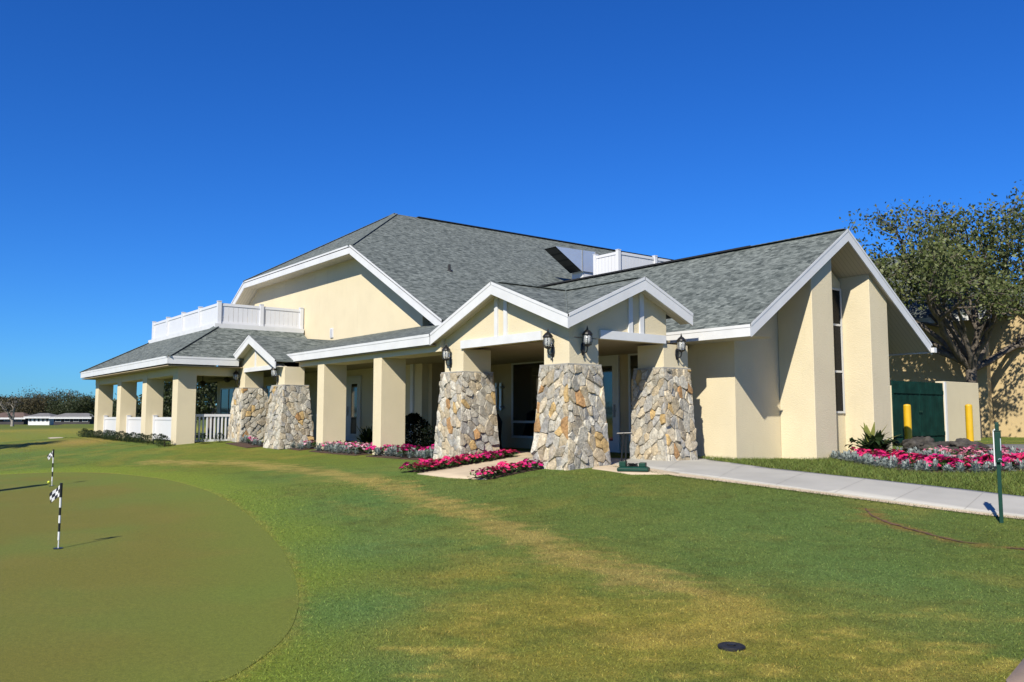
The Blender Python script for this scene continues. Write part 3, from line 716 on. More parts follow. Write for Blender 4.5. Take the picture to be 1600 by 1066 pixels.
# --- header beams and columns
mb = MB().box(-22.9,-15.42,10.02,10.66,2.345,2.62); part(mb, 'header_beam', M_STUCCO)
mb = MB().box(-37.8,-27.05,7.715,8.25,2.2,2.44); mb.box(-27.05,-26.51,8.25,9.6,2.2,2.44); part(mb, 'header_beam', M_STUCCO)
for x0 in (-21.64, -18.45): part(MB().box(x0,x0+.40,10.015,10.70,-.2,2.40), 'column', M_STUCCO, bevel=.008)
for x1 in (-37.15, -33.5, -30.0, -26.5): part(MB().box(x1-.52,x1,7.70,8.26,-.2,2.44), 'column', M_STUCCO, bevel=.008)

# --- stone piers
def clip(poly, p, n):
    out = []
    for i in range(len(poly)):
        a = poly[i]; b = poly[(i+1) % len(poly)]
        da = (a[0]-p[0])*n[0]+(a[1]-p[1])*n[1]; db = (b[0]-p[0])*n[0]+(b[1]-p[1])*n[1]
        if da <= 0: out.append(a)
        if (da < 0) != (db < 0) and da != db:
            t = da/(da-db); out.append((a[0]+(b[0]-a[0])*t, a[1]+(b[1]-a[1])*t))
    return out
def inset(poly, d):
    n = len(poly); ar = sum(poly[i][0]*poly[(i+1) % n][1]-poly[(i+1) % n][0]*poly[i][1] for i in range(n))
    if ar < 0: poly = poly[::-1]
    out = poly
    for i in range(n):
        a = poly[i]; b = poly[(i+1) % n]; L = math.hypot(b[0]-a[0], b[1]-a[1])
        if L < 1e-6: continue
        nx, ny = (b[1]-a[1])/L, -(b[0]-a[0])/L
        out = clip(out, (a[0]-nx*d, a[1]-ny*d), (nx, ny))
        if len(out) < 3: return []
    return out
def chaikin(poly, t=.18):
    o = []
    for i in range(len(poly)):
        a = poly[i]; b = poly[(i+1) % len(poly)]
        o.append((a[0]+(b[0]-a[0])*t, a[1]+(b[1]-a[1])*t)); o.append((a[0]+(b[0]-a[0])*(1-t), a[1]+(b[1]-a[1])*(1-t)))
    return o
STONE_C = [((.50,.47,.40),5),((.62,.585,.50),4.5),((.41,.40,.375),3),((.56,.47,.33),3.5),((.60,.42,.19),1.6),((.50,.29,.13),.7),((.66,.57,.42),2.5),((.44,.39,.31),2)]
def stone_col(rn, warm=1.0):
    W = [(c, w*(warm if c[0]-c[2] > .15 else 1)) for c, w in STONE_C]
    t = rn.uniform(0, sum(w for _, w in W))
    for c, w in W:
        t -= w
        if t <= 0: break
    k = rn.uniform(.85, 1.15); return tuple(x*k for x in c)
def pier(cx, cy, hbx, hby, htx, hty, z0, z1, seed, warm=1.0):
    rn = random.Random(seed); mb = MB()
    b = [(-hbx,-hby),(hbx,-hby),(hbx,hby),(-hbx,hby)]; t = [(-htx,-hty),(htx,-hty),(htx,hty),(-htx,hty)]
    for i in range(4):
        j = (i+1) % 4
        p0 = Vector((cx+b[i][0], cy+b[i][1], z0)); p1 = Vector((cx+b[j][0], cy+b[j][1], z0)); q0 = Vector((cx+t[i][0], cy+t[i][1], z1)); q1 = Vector((cx+t[j][0], cy+t[j][1], z1))
        # slight bulge of the face: the batter is steeper near the foot
        uvec = (p1-p0).normalized(); m0 = (p0+p1)/2; m1 = (q0+q1)/2; vv = (m1-m0); Hh = vv.length; vvec = vv/Hh; nvec = uvec.cross(vvec).normalized()
        wb = (p1-p0).length/2+.012; wt = (q1-q0).length/2+.012
        base = [(-wb,-.02),(wb,-.02),(wt,Hh),(-wt,Hh)]
        th = rn.choice((-1,1))*rn.uniform(.25,.6); ct, st = math.cos(th), math.sin(th); k2 = 1/rn.uniform(1.35,1.7)**2
        G = (ct*ct*1+st*st*k2, ct*st*(k2-1)*-1*-1 if 0 else ct*st*(1-k2), st*st+ct*ct*k2)
        def gd(a_, b_): return math.sqrt(max(0, G[0]*a_*a_+2*G[1]*a_*b_+G[2]*b_*b_))
        sites = []; tries = 0
        while len(sites) < 60 and tries < 6000:
            tries += 1; v = rn.uniform(0, Hh); ww_ = wb+(wt-wb)*v/Hh; u = rn.uniform(-ww_, ww_)
            md = .075+.15*rn.random()**1.7
            if all(gd(u-a, v-c) > (md+m_)*.5 for a, c, m_ in sites): sites.append((u, v, md))
        for k, (u, v, md) in enumerate(sites):
            poly = base
            for l, (a, c, m2) in enumerate(sites):
                if l == k or math.hypot(a-u, c-v) > .9: continue
                f = .5+.18*(md-m2)/(md+m2)
                poly = clip(poly, (u+(a-u)*f, v+(c-v)*f), (G[0]*(a-u)+G[1]*(c-v), G[1]*(a-u)+G[2]*(c-v)))
                if len(poly) < 3: break
            if len(poly) < 3: continue
            poly = inset(poly, .0035)
            if len(poly) < 3: continue
            ir = chaikin(poly, .07)
            top = inset(poly, rn.uniform(.006,.014))
            if len(top) < 3: continue
            top = chaikin(top, .12)
            h = rn.uniform(.008, .042); tx, ty = rn.uniform(-.18,.18), rn.uniform(-.18,.18); col = stone_col(rn, warm)
            cu = sum(p[0] for p in top)/len(top); cv = sum(p[1] for p in top)/len(top)
            def P3(p, hh): return m0+uvec*p[0]+vvec*p[1]+nvec*hh
            nI = len(ir); nT = len(top)
            Vs = [P3(p, -.02) for p in ir]+[P3(p, h*.55) for p in ir]+[P3(p, h+tx*(p[0]-cu)+ty*(p[1]-cv)+rn.uniform(-.004,.004)) for p in top]+[P3((cu,cv), h+.006)]
            Fs = [(a_, (a_+1) % nI, nI+(a_+1) % nI, nI+a_) for a_ in range(nI)]
            # bridge ring ir -> top by nearest angle walk
            an = lambda p: math.atan2(p[1]-cv, p[0]-cu)
            if nT == nI: Fs += [(nI+a_, nI+(a_+1) % nI, 2*nI+(a_+1) % nI, 2*nI+a_) for a_ in range(nI)]
            else:
                A = sorted(range(nI), key=lambda q_: an(ir[q_])); Bq = sorted(range(nT), key=lambda q_: an(top[q_])); ia = ib = 0
                while ia < nI or ib < nT:
                    a0 = A[ia % nI]; b0 = Bq[ib % nT]
                    na = an(ir[A[(ia+1) % nI]])+(2*PI if ia+1 >= nI else 0); nb = an(top[Bq[(ib+1) % nT]])+(2*PI if ib+1 >= nT else 0)
                    if ib >= nT or (ia < nI and na < nb): Fs.append((nI+a0, nI+A[(ia+1) % nI], 2*nI+b0)); ia += 1
                    else: Fs.append((nI+a0, 2*nI+Bq[(ib+1) % nT], 2*nI+b0)); ib += 1
            Fs += [(2*nI+a_, 2*nI+(a_+1) % nT, 2*nI+nT) for a_ in range(nT)]
            mb.mesh(Vs, Fs, col)
    o = mb.build('stone_pier', M_STONE, club); o.location = -OFFC
    g = MB(); Vb = [(cx+x,cy+y,z0-.15) for x, y in b]+[(cx+x,cy+y,z1) for x, y in t]
    g.mesh(Vb, [(0,3,2,1),(4,5,6,7),(0,1,5,4),(1,2,6,5),(2,3,7,6),(3,0,4,7)]); g.build('mortar_core', M_GROUT, o)
    s = MB().box(cx-htx-.015,cx+htx+.015,cy-hty-.015,cy+hty+.015,z1,z1+.025); s.build('pier_cap', M_GROUT, o)
    return o
def pier_post(x0, x1, y0, y1, z0, z1): part(MB().box(x0,x1,y0,y1,z0,z1), 'pier_post', M_STUCCO, bevel=.006)
for (cx, cy, z0, zt, sd) in ((-15.08,10.48,.0,1.86,11),(-11.71,10.48,-.05,1.86,22),(-11.71,12.99,.03,1.88,33)):
    pier(cx, cy, .50, .52 if cy < 12 else .43, .385, .40, z0, zt, sd)
    pier_post(cx-.335, cx+.37, cy-.36, cy+.37, zt, 2.36 if cy < 12 else 2.368)
for (cx, cy, sd) in ((-26.22,9.86,44),(-23.12,9.86,55)):
    pier(cx, cy, .56, .52, .40, .38, .03, 1.80, sd, .45)
    pier_post(cx-.28, cx+.30, cy-.30, cy+.30, 1.80, 2.34)
mb = MB().box(-38,-11.5,7.75,14.5,-.3,.055)
mb = MB().box(-37.5,-26.55,8.3,12.5,-.3,.05); mb.box(-26.55,-20.0,10.4,12.5,-.3,.05); mb.box(-20.0,-15.7,10.75,14.5,-.3,.05); mb.box(-15.7,-11.4,10.95,14.5,-.3,.05); part(mb, 'porch_floor', M_CONC)

# ================================================================== CLUBHOUSE FITTINGS (things of their own)
# deck fence
def vinyl_fence(name, pts, label, hgt=.80, zb=3.97, n=(4,), cap_h=.05, group=None):
    r = empty(name, (pts[0][0], pts[0][1], zb), 0, label, 'fence', group); O_ = Vector(r.location)
    for (a, b), k in zip(zip(pts[:-1], pts[1:]), n):
        a = Vector((*a, zb))-O_; b = Vector((*b, zb))-O_
        for i in range(k):
            p = a+(b-a)*(i/k); q = a+(b-a)*((i+1)/k); m = MB()
            m.bar(p+Vector((0,0,hgt-.08)), q+Vector((0,0,hgt-.08)), .06, .09); m.bar(p+Vector((0,0,.10)), q+Vector((0,0,.10)), .06, .09)
            L = (q-p).length; nb = max(2, int(L/.15))
            for j in range(nb):
                u0 = p+(q-p)*((j+.04)/nb); u1 = p+(q-p)*((j+.96)/nb); m.bar(u0+Vector((0,0,hgt*.5)), u1+Vector((0,0,hgt*.5)), .022, hgt-.22)
            m.build('panel', M_VINYL, r)
    posts = []
    for (a, b), k in zip(zip(pts[:-1], pts[1:]), n):
        for i in range(k+1):
            p = (a[0]+(b[0]-a[0])*i/k, a[1]+(b[1]-a[1])*i/k)
            if not any(math.hypot(p[0]-q[0], p[1]-q[1]) < .1 for q in posts): posts.append(p)
    for p in posts:
        x, y = p[0]-O_.x, p[1]-O_.y
        m = MB().box(x-.062,x+.062,y-.062,y+.062,0,hgt+.015); m.box(x-.072,x+.072,y-.072,y+.072,hgt+.015,hgt+.035)
        m.build('post', M_VINYL, r)
    return r
vinyl_fence('deck_fence', [(-36.1,9.47),(-28.25,9.47),(-28.25,12.4)], 'white vinyl privacy fence around the flat deck above the left porch', n=(4,2))
# equipment screen on the main roof
vinyl_fence('roof_screen_fence', [(-21.0,20.0),(-19.9,20.0),(-19.9,25.4)], 'white vinyl screen fence standing behind the wing ridge', hgt=1.5, zb=5.0, n=(1,3))
hv = empty('rooftop_unit', (-22.2,21,5.6), 0, 'shiny sheet metal rooftop air unit with slanted louvred intake hood', 'air unit'); ho = Vector(hv.location)
prof = [(19.03,6.86),(20.96,6.89),(20.96,6.12),(20.26,6.12)]
m = MB().prism([(-22.0-ho.x,y-ho.y,z-ho.z) for y, z in prof], (-.62,0,0)); m.build('casing', M_ALU, hv)
m = MB()
a = Vector((-22.0,19.03,6.86))-ho; b = Vector((-22.0,20.26,6.12))-ho; nrm = Vector((0,-(6.86-6.12),-(20.26-19.03))).normalized()
for k in range(4):
    u0 = a+(b-a)*(k/4+.03); u1 = a+(b-a)*((k+1)/4-.03)
    m.face([u0+nrm*.012+Vector((-.03,0,0)), u1+nrm*.012+Vector((-.03,0,0)), u1+nrm*.012+Vector((-.59,0,0)), u0+nrm*.012+Vector((-.59,0,0))])
m.build('louvre', M_BLACK, hv)
m = MB().face([a+nrm*.006, b+nrm*.006, b+nrm*.006+Vector((-.62,0,0)), a+nrm*.006+Vector((-.62,0,0))]); m.build('hood_face', M_DARKVENT, hv)
m = MB().box(-.45,.15,-.62,-.1,-.6,.52); m.build('curb', M_WHITE, hv)
m = MB().box(.203,.215,-.72,-.69,.5,1.28); m.box(.203,.215,-.08,-.05,.52,1.28); m.build('seam', M_GREYM, hv)

# lanterns
def lantern(label):
    r = empty('wall_lantern', (0,0,0), 0, label, 'lantern', 'black lanterns on the stone piers')
    # built facing -Y, wall plane at y = 0
    m = MB().lathe([(.0,-.10),(.035,-.09),(.055,-.02),(.05,.05),(.02,.085)], (0,-.012,0), 10)
    m.v = [(x, y*.35-.005, z*1.25) for x, y, z in m.v]
    m.build('backplate', M_BLACK, r)
    m = MB().tube([(0,-.01,-.03),(0,-.06,-.09),(0,-.11,-.07),(0,-.13,-.01),(0,-.13,.03)], .012, 8); m.lathe([(.0,-.2),(.014,-.17),(.008,-.12),(.016,-.1)], (0,-.03,0), 8); m.build('arm', M_BLACK, r)
    zc = .05; m = MB().lathe([(.02,-.03),(.07,0),(.075,.015)], (0,-.13,zc), 12)
    for k in range(8):
        t = 2*PI*k/8; pr_ = [(.07,0),(.088,.07),(.09,.13),(.08,.19)]
        m.tube([(math.cos(t)*rr, -.13+math.sin(t)*rr, zc+z) for rr, z in pr_], .0055, 5)
    m.lathe([(.09,.185),(.10,.195),(.085,.225),(.05,.265),(.02,.285),(.02,.30),(.012,.31),(.012,.325),(.002,.36)], (0,-.13,zc), 14)
    m.build('cage', M_BLACK, r)
    MB().lathe([(.062,.01),(.078,.07),(.08,.13),(.072,.185)], (0,-.13,zc), 14).build('glass', M_LAMPGLASS, r, smooth=True)
    MB().lathe([(.012,.01),(.012,.06),(.028,.09),(.02,.13),(.004,.14)], (0,-.13,zc), 8).build('bulb', M_WHITE, r, smooth=True)
    return r
lam = lantern('black wall lantern on the stucco post above the entrance pier left of the flowered path')
spots = [(-15.17,10.12,2.10,0,lam['label']),
 (-11.78,10.12,2.14,0,'black wall lantern on the sunlit front of the middle entrance pier, beside the white beam'),
 (-11.34,10.45,2.17,PI/2,'black wall lantern in shade on the side of the middle entrance pier'),
 (-11.34,13.02,2.19,PI/2,'black wall lantern under the eave above the pier beside the blank wing wall'),
 (-23.27,9.56,2.02,0,'black wall lantern on the right-hand pier of the small far gable'),
 (-26.36,9.56,2.02,0,'black wall lantern on the left-hand pier of the small far gable')]
for i, (x, y, z, rz, lb) in enumerate(spots):
    o = lam if i == 0 else copy_tree(lam); o.location = (x, y, z); o.rotation_euler = (0,0,rz); o['label'] = lb
# porch panels between the far columns, and the balustrade
def porch_panel(x0, x1, label):
    vinyl_fence('porch_panel', [(x0,8.0),(x1,8.0)], label, hgt=.82, zb=.12, n=(1,), group='white panels between the porch columns')
porch_panel(-37.1,-34.05,'white vinyl panel between the two farthest porch columns')
porch_panel(-33.45,-30.55,'white vinyl panel between the second and third porch columns')
porch_panel(-29.95,-27.05,'white vinyl panel next to the near corner column of the porch')
def balustrade(x0, y0, x1, y1, label, zb=.1, hgt=.86):
    r = empty('railing', (x0,y0,zb), 0, label, 'railing'); d = Vector((x1-x0,y1-y0,0)); L = d.length
    MB().bar((0,0,hgt), d+Vector((0,0,hgt)), .07, .08).build('top_rail', M_VINYL, r)
    MB().bar((0,0,.08), d+Vector((0,0,.08)), .05, .07).build('bottom_rail', M_VINYL, r)
    n = int(L/.115)
    for i in range(n):
        p = d*((i+.5)/n); b = MB().box(p.x-.02,p.x+.02,p.y-.02,p.y+.02,.11,hgt-.03).build('baluster', M_VINYL, r)
    return r
balustrade(-26.72,8.28,-26.72,9.45,'white balustrade between the corner column and the small gable pier')
balustrade(-24.4,11.3,-22.9,11.3,'white balustrade in porch shade behind the right-hand small gable pier')
# ceiling fans
def fan(x, y, label):
    r = empty('ceiling_fan', (x,y,2.44), 0, label, 'ceiling fan', 'porch ceiling fans')
    MB().tube([(0,0,0),(0,0,-.2)], .015, 6).lathe([(.05,0),(.05,-.03)], (0,0,0), 8).build('downrod', M_FANW, r)
    MB().lathe([(.03,-.36),(.09,-.33),(.12,-.27),(.10,-.21),(.04,-.19)], (0,0,0), 12).build('motor', M_FANW, r)
    for k in range(5):
        t = 2*PI*k/5+.3; c, s = math.cos(t), math.sin(t); b = MB()
        b.bar((c*.1,s*.1,-.25), (c*.62,s*.62,-.25), .13, .012); b.build('blade', M_FANW, r)
fan(-28.5,9.9,'dark ceiling fan under the left porch, nearer the corner column'); fan(-32,10.2,'dark ceiling fan deeper under the left porch, seen between columns')
# meters, covered grill and pots in the entrance shade
mt = empty('meter_pipes', (-19.3,14.5,1.1), 0, 'grey vertical conduits on the shaded entrance wall left of the window', 'conduits')
for k in range(3): MB().tube([(-.22+k*.2,-.06,0),(-.22+k*.2,-.06,.78)], .045, 10).build('pipe', M_ALU, mt)
MB().box(-.32,.3,-.09,-.005,.06,.12).box(-.32,.3,-.09,-.005,.62,.68).build('bracket', M_GREYM, mt)
def covered(name, x, y, w, h, label):
    m = MB(); prof = [(w*.52,0),(w*.55,h*.3),(w*.5,h*.7),(w*.42,h*.9),(w*.2,h),(0.01,h*1.01)]
    m.lathe(prof, (0,0,0), 16); m.v = [(a+.03*math.sin(c*9+b*5), b+.03*math.cos(c*7+a*6), c) for a, b, c in m.v]
    o = m.build(name, M_COVER, None, smooth=True, loc=(x,y,.05)); tag(o, label, 'covered grill'); return o
covered('covered_grill', -18.6, 13.6, .75, 1.05, 'black covered grill in the shade behind the left entrance pier')
# ================================================================== PLANTS
def leaf_blade(mb, base, az, tilt, L, W, col, curl=.4):
    d = Vector((math.cos(az)*math.cos(tilt), math.sin(az)*math.cos(tilt), math.sin(tilt))); s = Vector((-math.sin(az), math.cos(az), 0))
    base = Vector(base); up = s.cross(d)*-1
    p1 = base+d*L*.5; p2 = base+d*L-Vector((0,0,curl*L*.4))
    mb.face([base-s*W*.12, p1-s*W*.5, p1+s*W*.5, base+s*W*.12], col=col); mb.face([p1-s*W*.5, p2-s*W*.06, p2+s*W*.06, p1+s*W*.5], col=col)
def jit(c, rn, k=.2):
    f = 1+rn.uniform(-k, k); return tuple(x*f for x in c)
def dusty(seed):
    rn = random.Random(seed); mb = MB()
    for k in range(42):
        t = rn.uniform(.1, 1.35); L = rn.uniform(.09, .17); az = rn.uniform(0, 2*PI); z = rn.uniform(.0, .10)*t
        c = jit((.40,.46,.43), rn, .22)
        leaf_blade(mb, (math.cos(az)*.02, math.sin(az)*.02, z), az, t, L, L*.30, c, rn.uniform(.1,.7))
        for s_ in (-1, 1):
            leaf_blade(mb, (math.cos(az)*L*.4*math.cos(t), math.sin(az)*L*.4*math.cos(t), z+L*.4*math.sin(t)), az+s_*.8, t, L*.45, L*.16, c, .3)
    return mb
def petunia(seed, cols, nf=15, spread=.17, hh=.15):
    rn = random.Random(seed); mb = MB()
    for k in range(70):
        az = rn.uniform(0, 2*PI); r = spread*math.sqrt(rn.random()); z = hh*(1-.6*(r/spread)**2)*rn.uniform(.25,.85)
        leaf_blade(mb, (math.cos(az)*r, math.sin(az)*r, z), rn.uniform(0,2*PI), rn.uniform(-.2,.9), rn.uniform(.05,.08), .035, jit((.06,.13,.03), rn, .35))
    for k in range(nf):
        az = rn.uniform(0, 2*PI); r = spread*math.sqrt(rn.random())*1.02; z = hh*(1-.55*(r/spread)**2)*rn.uniform(.85,1.1)
        nrm = Vector((math.cos(az)*r*3+rn.uniform(-.3,.3), math.sin(az)*r*3-.25+rn.uniform(-.3,.3), 1)).normalized()
        a = nrm.orthogonal().normalized(); b = nrm.cross(a); R_ = rn.uniform(.030,.044); c0 = Vector((math.cos(az)*r, math.sin(az)*r, z)); col = jit(rn.choice(cols), rn, .15)
        ring = []
        for i in range(10):
            tt = 2*PI*i/10; rr = R_*(1 if i % 2 == 0 else .80); ring.append(c0+(a*math.cos(tt)+b*math.sin(tt))*rr+nrm*(.008 if i % 2 == 0 else .004))
        for i in range(10): mb.face([c0-nrm*.008, ring[i], ring[(i+1) % 10]], col=col)
    return mb
PINK = [(.80,.02,.17),(.72,.03,.12),(.86,.05,.24)]; LIGHT = [(.85,.36,.45),(.80,.22,.34),(.86,.5,.52)]; MAG = [(.78,.02,.25),(.62,.01,.19)]
MIX_ = [(.84,.30,.44),(.72,.10,.28),(.82,.5,.58)]
def proto(mb, name, mat):
    o = mb.build(name, mat); return o
PROT = {}
for nm, fn in (('dusty_miller', [lambda s=s: dusty(s) for s in (1,2,3)]), ('pink', [lambda s=s: petunia(s, PINK) for s in (4,5,6)]), ('light', [lambda s=s: petunia(s, LIGHT, 11) for s in (7,8,9)]), ('magenta', [lambda s=s: petunia(s, MAG, 17) for s in (10,11,12)]), ('mixed', [lambda s=s: petunia(s, MIX_, 12) for s in (13,14)])):
    lst = []
    for f in fn:
        mb = f(); o = mb.build('dusty_miller' if nm == 'dusty_miller' else 'petunia', M_PETAL); me_ = o.data; bpy.data.objects.remove(o); lst.append(me_)
    PROT[nm] = lst
prn = random.Random(3)
def plant(kind, x, y, label, cat, group, sc=1.0, dz=0):
    me_ = prn.choice(PROT[kind]); o = bpy.data.objects.new('dusty_miller' if kind == 'dusty_miller' else 'petunia', me_); COL.objects.link(o)
    o.location = (x, y, g1(x, y)+dz); s = sc*prn.uniform(.85, 1.2); o.scale = (s, s, s*prn.uniform(.9,1.15)); o.rotation_euler = (prn.uniform(-.1,.1), prn.uniform(-.1,.1), prn.uniform(0,2*PI))
    tag(o, label, cat, group); return o
def along(pts, step):
    out = []; acc = 0
    for a, b in zip(pts[:-1], pts[1:]):
        L = math.hypot(b[0]-a[0], b[1]-a[1]); t = acc
        while t < L: out.append((a[0]+(b[0]-a[0])*t/L, a[1]+(b[1]-a[1])*t/L)); t += step
        acc = t-L
    return out
J = lambda s: prn.uniform(-s, s)
# round bed by the wing
BED_F = [wpt(*p) for p in ((1292,717),(1335,726),(1385,735),(1440,740),(1500,741),(1560,740),(1620,737),(1690,731))]
BED_IN = [(-10.6,17.4),(-10.0,19.0),(-10.2,20.4),(-8.6,21.4),(-6.2,20.4),(-4.0,17.6)]
BED_POLY = BED_F+[(-2.9,16.0)]+BED_IN[::-1]
BED_POLY = BED_F+[(-4.1,16.6),(-6.6,18.6),(-8.3,21.2),(-10.0,20.8),(-9.9,19.2),(-9.9,17.0)]
sheet('flower_bed_soil', BED_POLY, M_MULCH, .03, .5, skirt=.06)
cb = (-7.2, 18.2)
def inward(pts, d): return [(p[0]+(cb[0]-p[0])*d/math.hypot(cb[0]-p[0], cb[1]-p[1]), p[1]+(cb[1]-p[1])*d/math.hypot(cb[0]-p[0], cb[1]-p[1])) for p in pts]
for row, d in enumerate((.08, .26)):
    for (x, y) in along(inward(BED_F, d), .24): plant('dusty_miller', x+J(.05), y+J(.05), 'silver-leaved dusty miller in the front border of the round flower bed', 'plant', 'silver border of the round bed', .82, .01)
for d in (.50, .74, .98, 1.2):
    for (x, y) in along(inward(BED_F, d), .27): plant('pink' if prn.random() < .7 else 'magenta', x+J(.07), y+J(.07), 'hot pink petunia behind the silver border of the round flower bed', 'flower', 'hot pink row of the round bed', 1.15, .03)
for d in (1.45, 1.72):
    for (x, y) in along(inward(BED_F, d), .30):
        if abs(x) > 1.5: plant('dusty_miller' if prn.random() < .8 else 'light', x+J(.07), y+J(.07), 'silver-leaved dusty miller in the inner row of the round flower bed', 'plant', 'inner silver row of the round bed', .9, .07)
for d in (2.05, 2.35, 2.65):
    for (x, y) in along(inward(BED_F, d), .30): plant('light', x+J(.08), y+J(.08), 'pale pink petunia near the boulders of the round flower bed', 'flower', 'pale pink flowers of the round bed', 1.2, .07)
for o in list(COL.objects):
    if o.get('group') == 'inner silver row of the round bed' and o.data in PROT['light']: tag(o, 'pale pink petunia near the boulders of the round flower bed', 'flower', 'pale pink flowers of the round bed')
# flowered path strips
for strip, lb, gp, n_ in (([(650,738),(700,730),(752,721),(800,713)], 'hot pink petunia edging the far side of the entrance path', 'petunias on the far side of the path', 3), ([(752,749),(790,741),(832,733)], 'hot pink petunia edging the near side of the entrance path', 'petunias on the near side of the path', 2)):
    pts = [wpt(*p) for p in strip]
    a = Vector(pts[0]); b = Vector(pts[-1]); sd = Vector((-(b-a).y, (b-a).x)).normalized()
    sheet('flower_strip_soil', [tuple(Vector(p)-sd*.22) for p in pts]+[tuple(Vector(p)+sd*.22) for p in pts][::-1], M_MULCH, .02, .4, skirt=.03)
    for k in range(n_):
        for (x, y) in along(pts, .23):
            o_ = (k-(n_-1)/2)*.15; plant('pink' if prn.random() < .6 else 'magenta', x+sd.x*o_+J(.04), y+sd.y*o_+J(.04), lb, 'flower', gp, .95, .02)
# beds between the columns
def colbed(x0, x1, y, lbl, fl='mixed', rows=(('dusty_miller', -.28), ('dusty_miller', -.05), ('x', .18))):
    sheet('flower_strip_soil', [(x0,y-.45),(x1,y-.45),(x1,y+.5),(x0,y+.5)], M_MULCH, .02, .5, skirt=.03)
    for kd, dy in rows:
        x = x0+.12
        while x < x1-.05:
            k2 = fl if (kd == 'x' or prn.random() < .2) else kd
            if k2 == 'dusty_miller': plant(k2, x+J(.05), y+dy+J(.05), 'silver-leaved dusty miller in the bed '+lbl, 'plant', 'silver plants '+lbl, .85, .02)
            else: plant(k2, x+J(.05), y+dy+J(.05), 'pink flowering petunia in the bed '+lbl, 'flower', 'pink flowers '+lbl, 1.15, .06)
            x += .24
colbed(-18.0,-15.65,10.05,'between the near square column and the stone pier','magenta')
colbed(-21.2,-18.5,10.05,'between the two square columns')
colbed(-22.5,-21.7,10.0,'beside the far square column and small gable')
colbed(-25.6,-23.8,9.35,'between the two piers of the small gable','mixed', (('dusty_miller', .0),))

def shrub_mesh(seed, n, r, h, c, L=.05, tilt=None):
    rn = random.Random(seed); mb = MB()
    for k in range(n):
        az = rn.uniform(0,2*PI); t = rn.random(); rr = r*math.sqrt(rn.random())*math.sin(PI*(.25+.7*t)); z = h*t
        leaf_blade(mb, (math.cos(az)*rr, math.sin(az)*rr, z), rn.uniform(0,2*PI), rn.uniform(-.3,1.1), L*rn.uniform(.8,1.4), L*.6, jit(c, rn, .4))
    mb.tube([(0,0,0),(0,0,h*.5)], .015, 5, col=(.06,.04,.03)); return mb
shm = [shrub_mesh(s, 700, .24, .34, (.034,.066,.024), .036) for s in (1,2,3)]
SHM = []
for m in shm:
    o = m.build('low_shrub', M_LEAF); SHM.append(o.data); bpy.data.objects.remove(o)
hx = -38.2
while hx < -26.2:
    o = bpy.data.objects.new('low_shrub', prn.choice(SHM)); COL.objects.link(o); y = 7.42+J(.06); o.location = (hx, y, g1(hx, y)-.02); s = prn.uniform(.85,1.15); o.scale = (s*1.1,s,s*(.9 if hx < -29 else .95)); o.rotation_euler = (0,0,prn.uniform(0,6))
    tag(o, 'small dark green shrub in the low row along the left porch', 'shrub', 'shrubs along the left porch'); hx += .42 if hx < -29 else .62
for y in (8.5, 9.0):
    o = bpy.data.objects.new('low_shrub', SHM[0]); COL.objects.link(o); o.location = (-26.15, y-.1, g1(-26.15, y)); o.scale = (.8,.8,.85)
    tag(o, 'small dark green shrub below the white balustrade', 'shrub', 'shrubs below the balustrade')
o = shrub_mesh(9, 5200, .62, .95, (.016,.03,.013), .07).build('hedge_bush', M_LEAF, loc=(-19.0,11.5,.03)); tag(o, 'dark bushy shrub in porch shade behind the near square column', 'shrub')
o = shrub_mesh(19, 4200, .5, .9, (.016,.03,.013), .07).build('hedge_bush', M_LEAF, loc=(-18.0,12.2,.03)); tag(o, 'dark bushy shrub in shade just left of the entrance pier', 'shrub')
def strappy(seed, n, L, c, W=.06):
    rn = random.Random(seed); mb = MB()
    for k in range(n): leaf_blade(mb, (rn.uniform(-.12,.12), rn.uniform(-.12,.12), rn.uniform(0,.15)), rn.uniform(0,2*PI), rn.uniform(.35,1.45), L*rn.uniform(.6,1.1), W*rn.uniform(.8,1.3), jit(c, rn, .35), rn.uniform(.1,.9))
    return mb
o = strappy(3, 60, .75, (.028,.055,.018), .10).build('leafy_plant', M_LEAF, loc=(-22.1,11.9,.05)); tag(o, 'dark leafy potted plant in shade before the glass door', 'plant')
rn_ = random.Random(8); mb = strappy(5, 85, .62, (.040,.075,.020), .12)
for k in range(9): leaf_blade(mb, (rn_.uniform(-.1,.1), rn_.uniform(-.1,.1), .25), rn_.uniform(0,2*PI), rn_.uniform(.5,1.3), .6, .1, (.22,.24,.05), .3)
for k in range(140): leaf_blade(mb, (rn_.gauss(0,.2), rn_.gauss(0,.2), rn_.uniform(.05,.4)), rn_.uniform(0,2*PI), rn_.uniform(-.4,.9), .2, .09, jit((.03,.06,.018), rn_, .4))
o = mb.build('broadleaf_plant', M_LEAF, loc=(-9.75,17.6,.05)); tag(o, 'glossy green broadleaf plant between the two wing buttresses', 'plant')
# boulders
def boulder(px, py, r, label, seed):
    bm = bmesh.new(); bmesh.ops.create_icosphere(bm, subdivisions=5, radius=1)
    rn = np.random.default_rng(seed); off = rn.uniform(0, 50, 3)
    for v in bm.verts:
        c = v.co; k = 1+.75*(float(fbm(np.array([c.x*1.3+off[0]+c.z*.8]), np.array([c.y*1.3+off[1]-c.z*.9]), 1.5, seed, 5)[0])-.5)*2
        v.co = Vector((c.x*r[0]*k, c.y*r[1]*k, c.z*r[2]*k))
    me_ = bpy.data.meshes.new('boulder'); bm.to_mesh(me_); bm.free(); me_.materials.append(M_ROCK); me_.polygons.foreach_set('use_smooth', [True]*len(me_.polygons))
    o = bpy.data.objects.new('boulder', me_); COL.objects.link(o); p = at_z(px, py, .08); o.location = (p.x, p.y, .06+r[2]*.30); o.rotation_euler = (0,0,seed); tag(o, label, 'rock', 'dark boulders in the round bed')
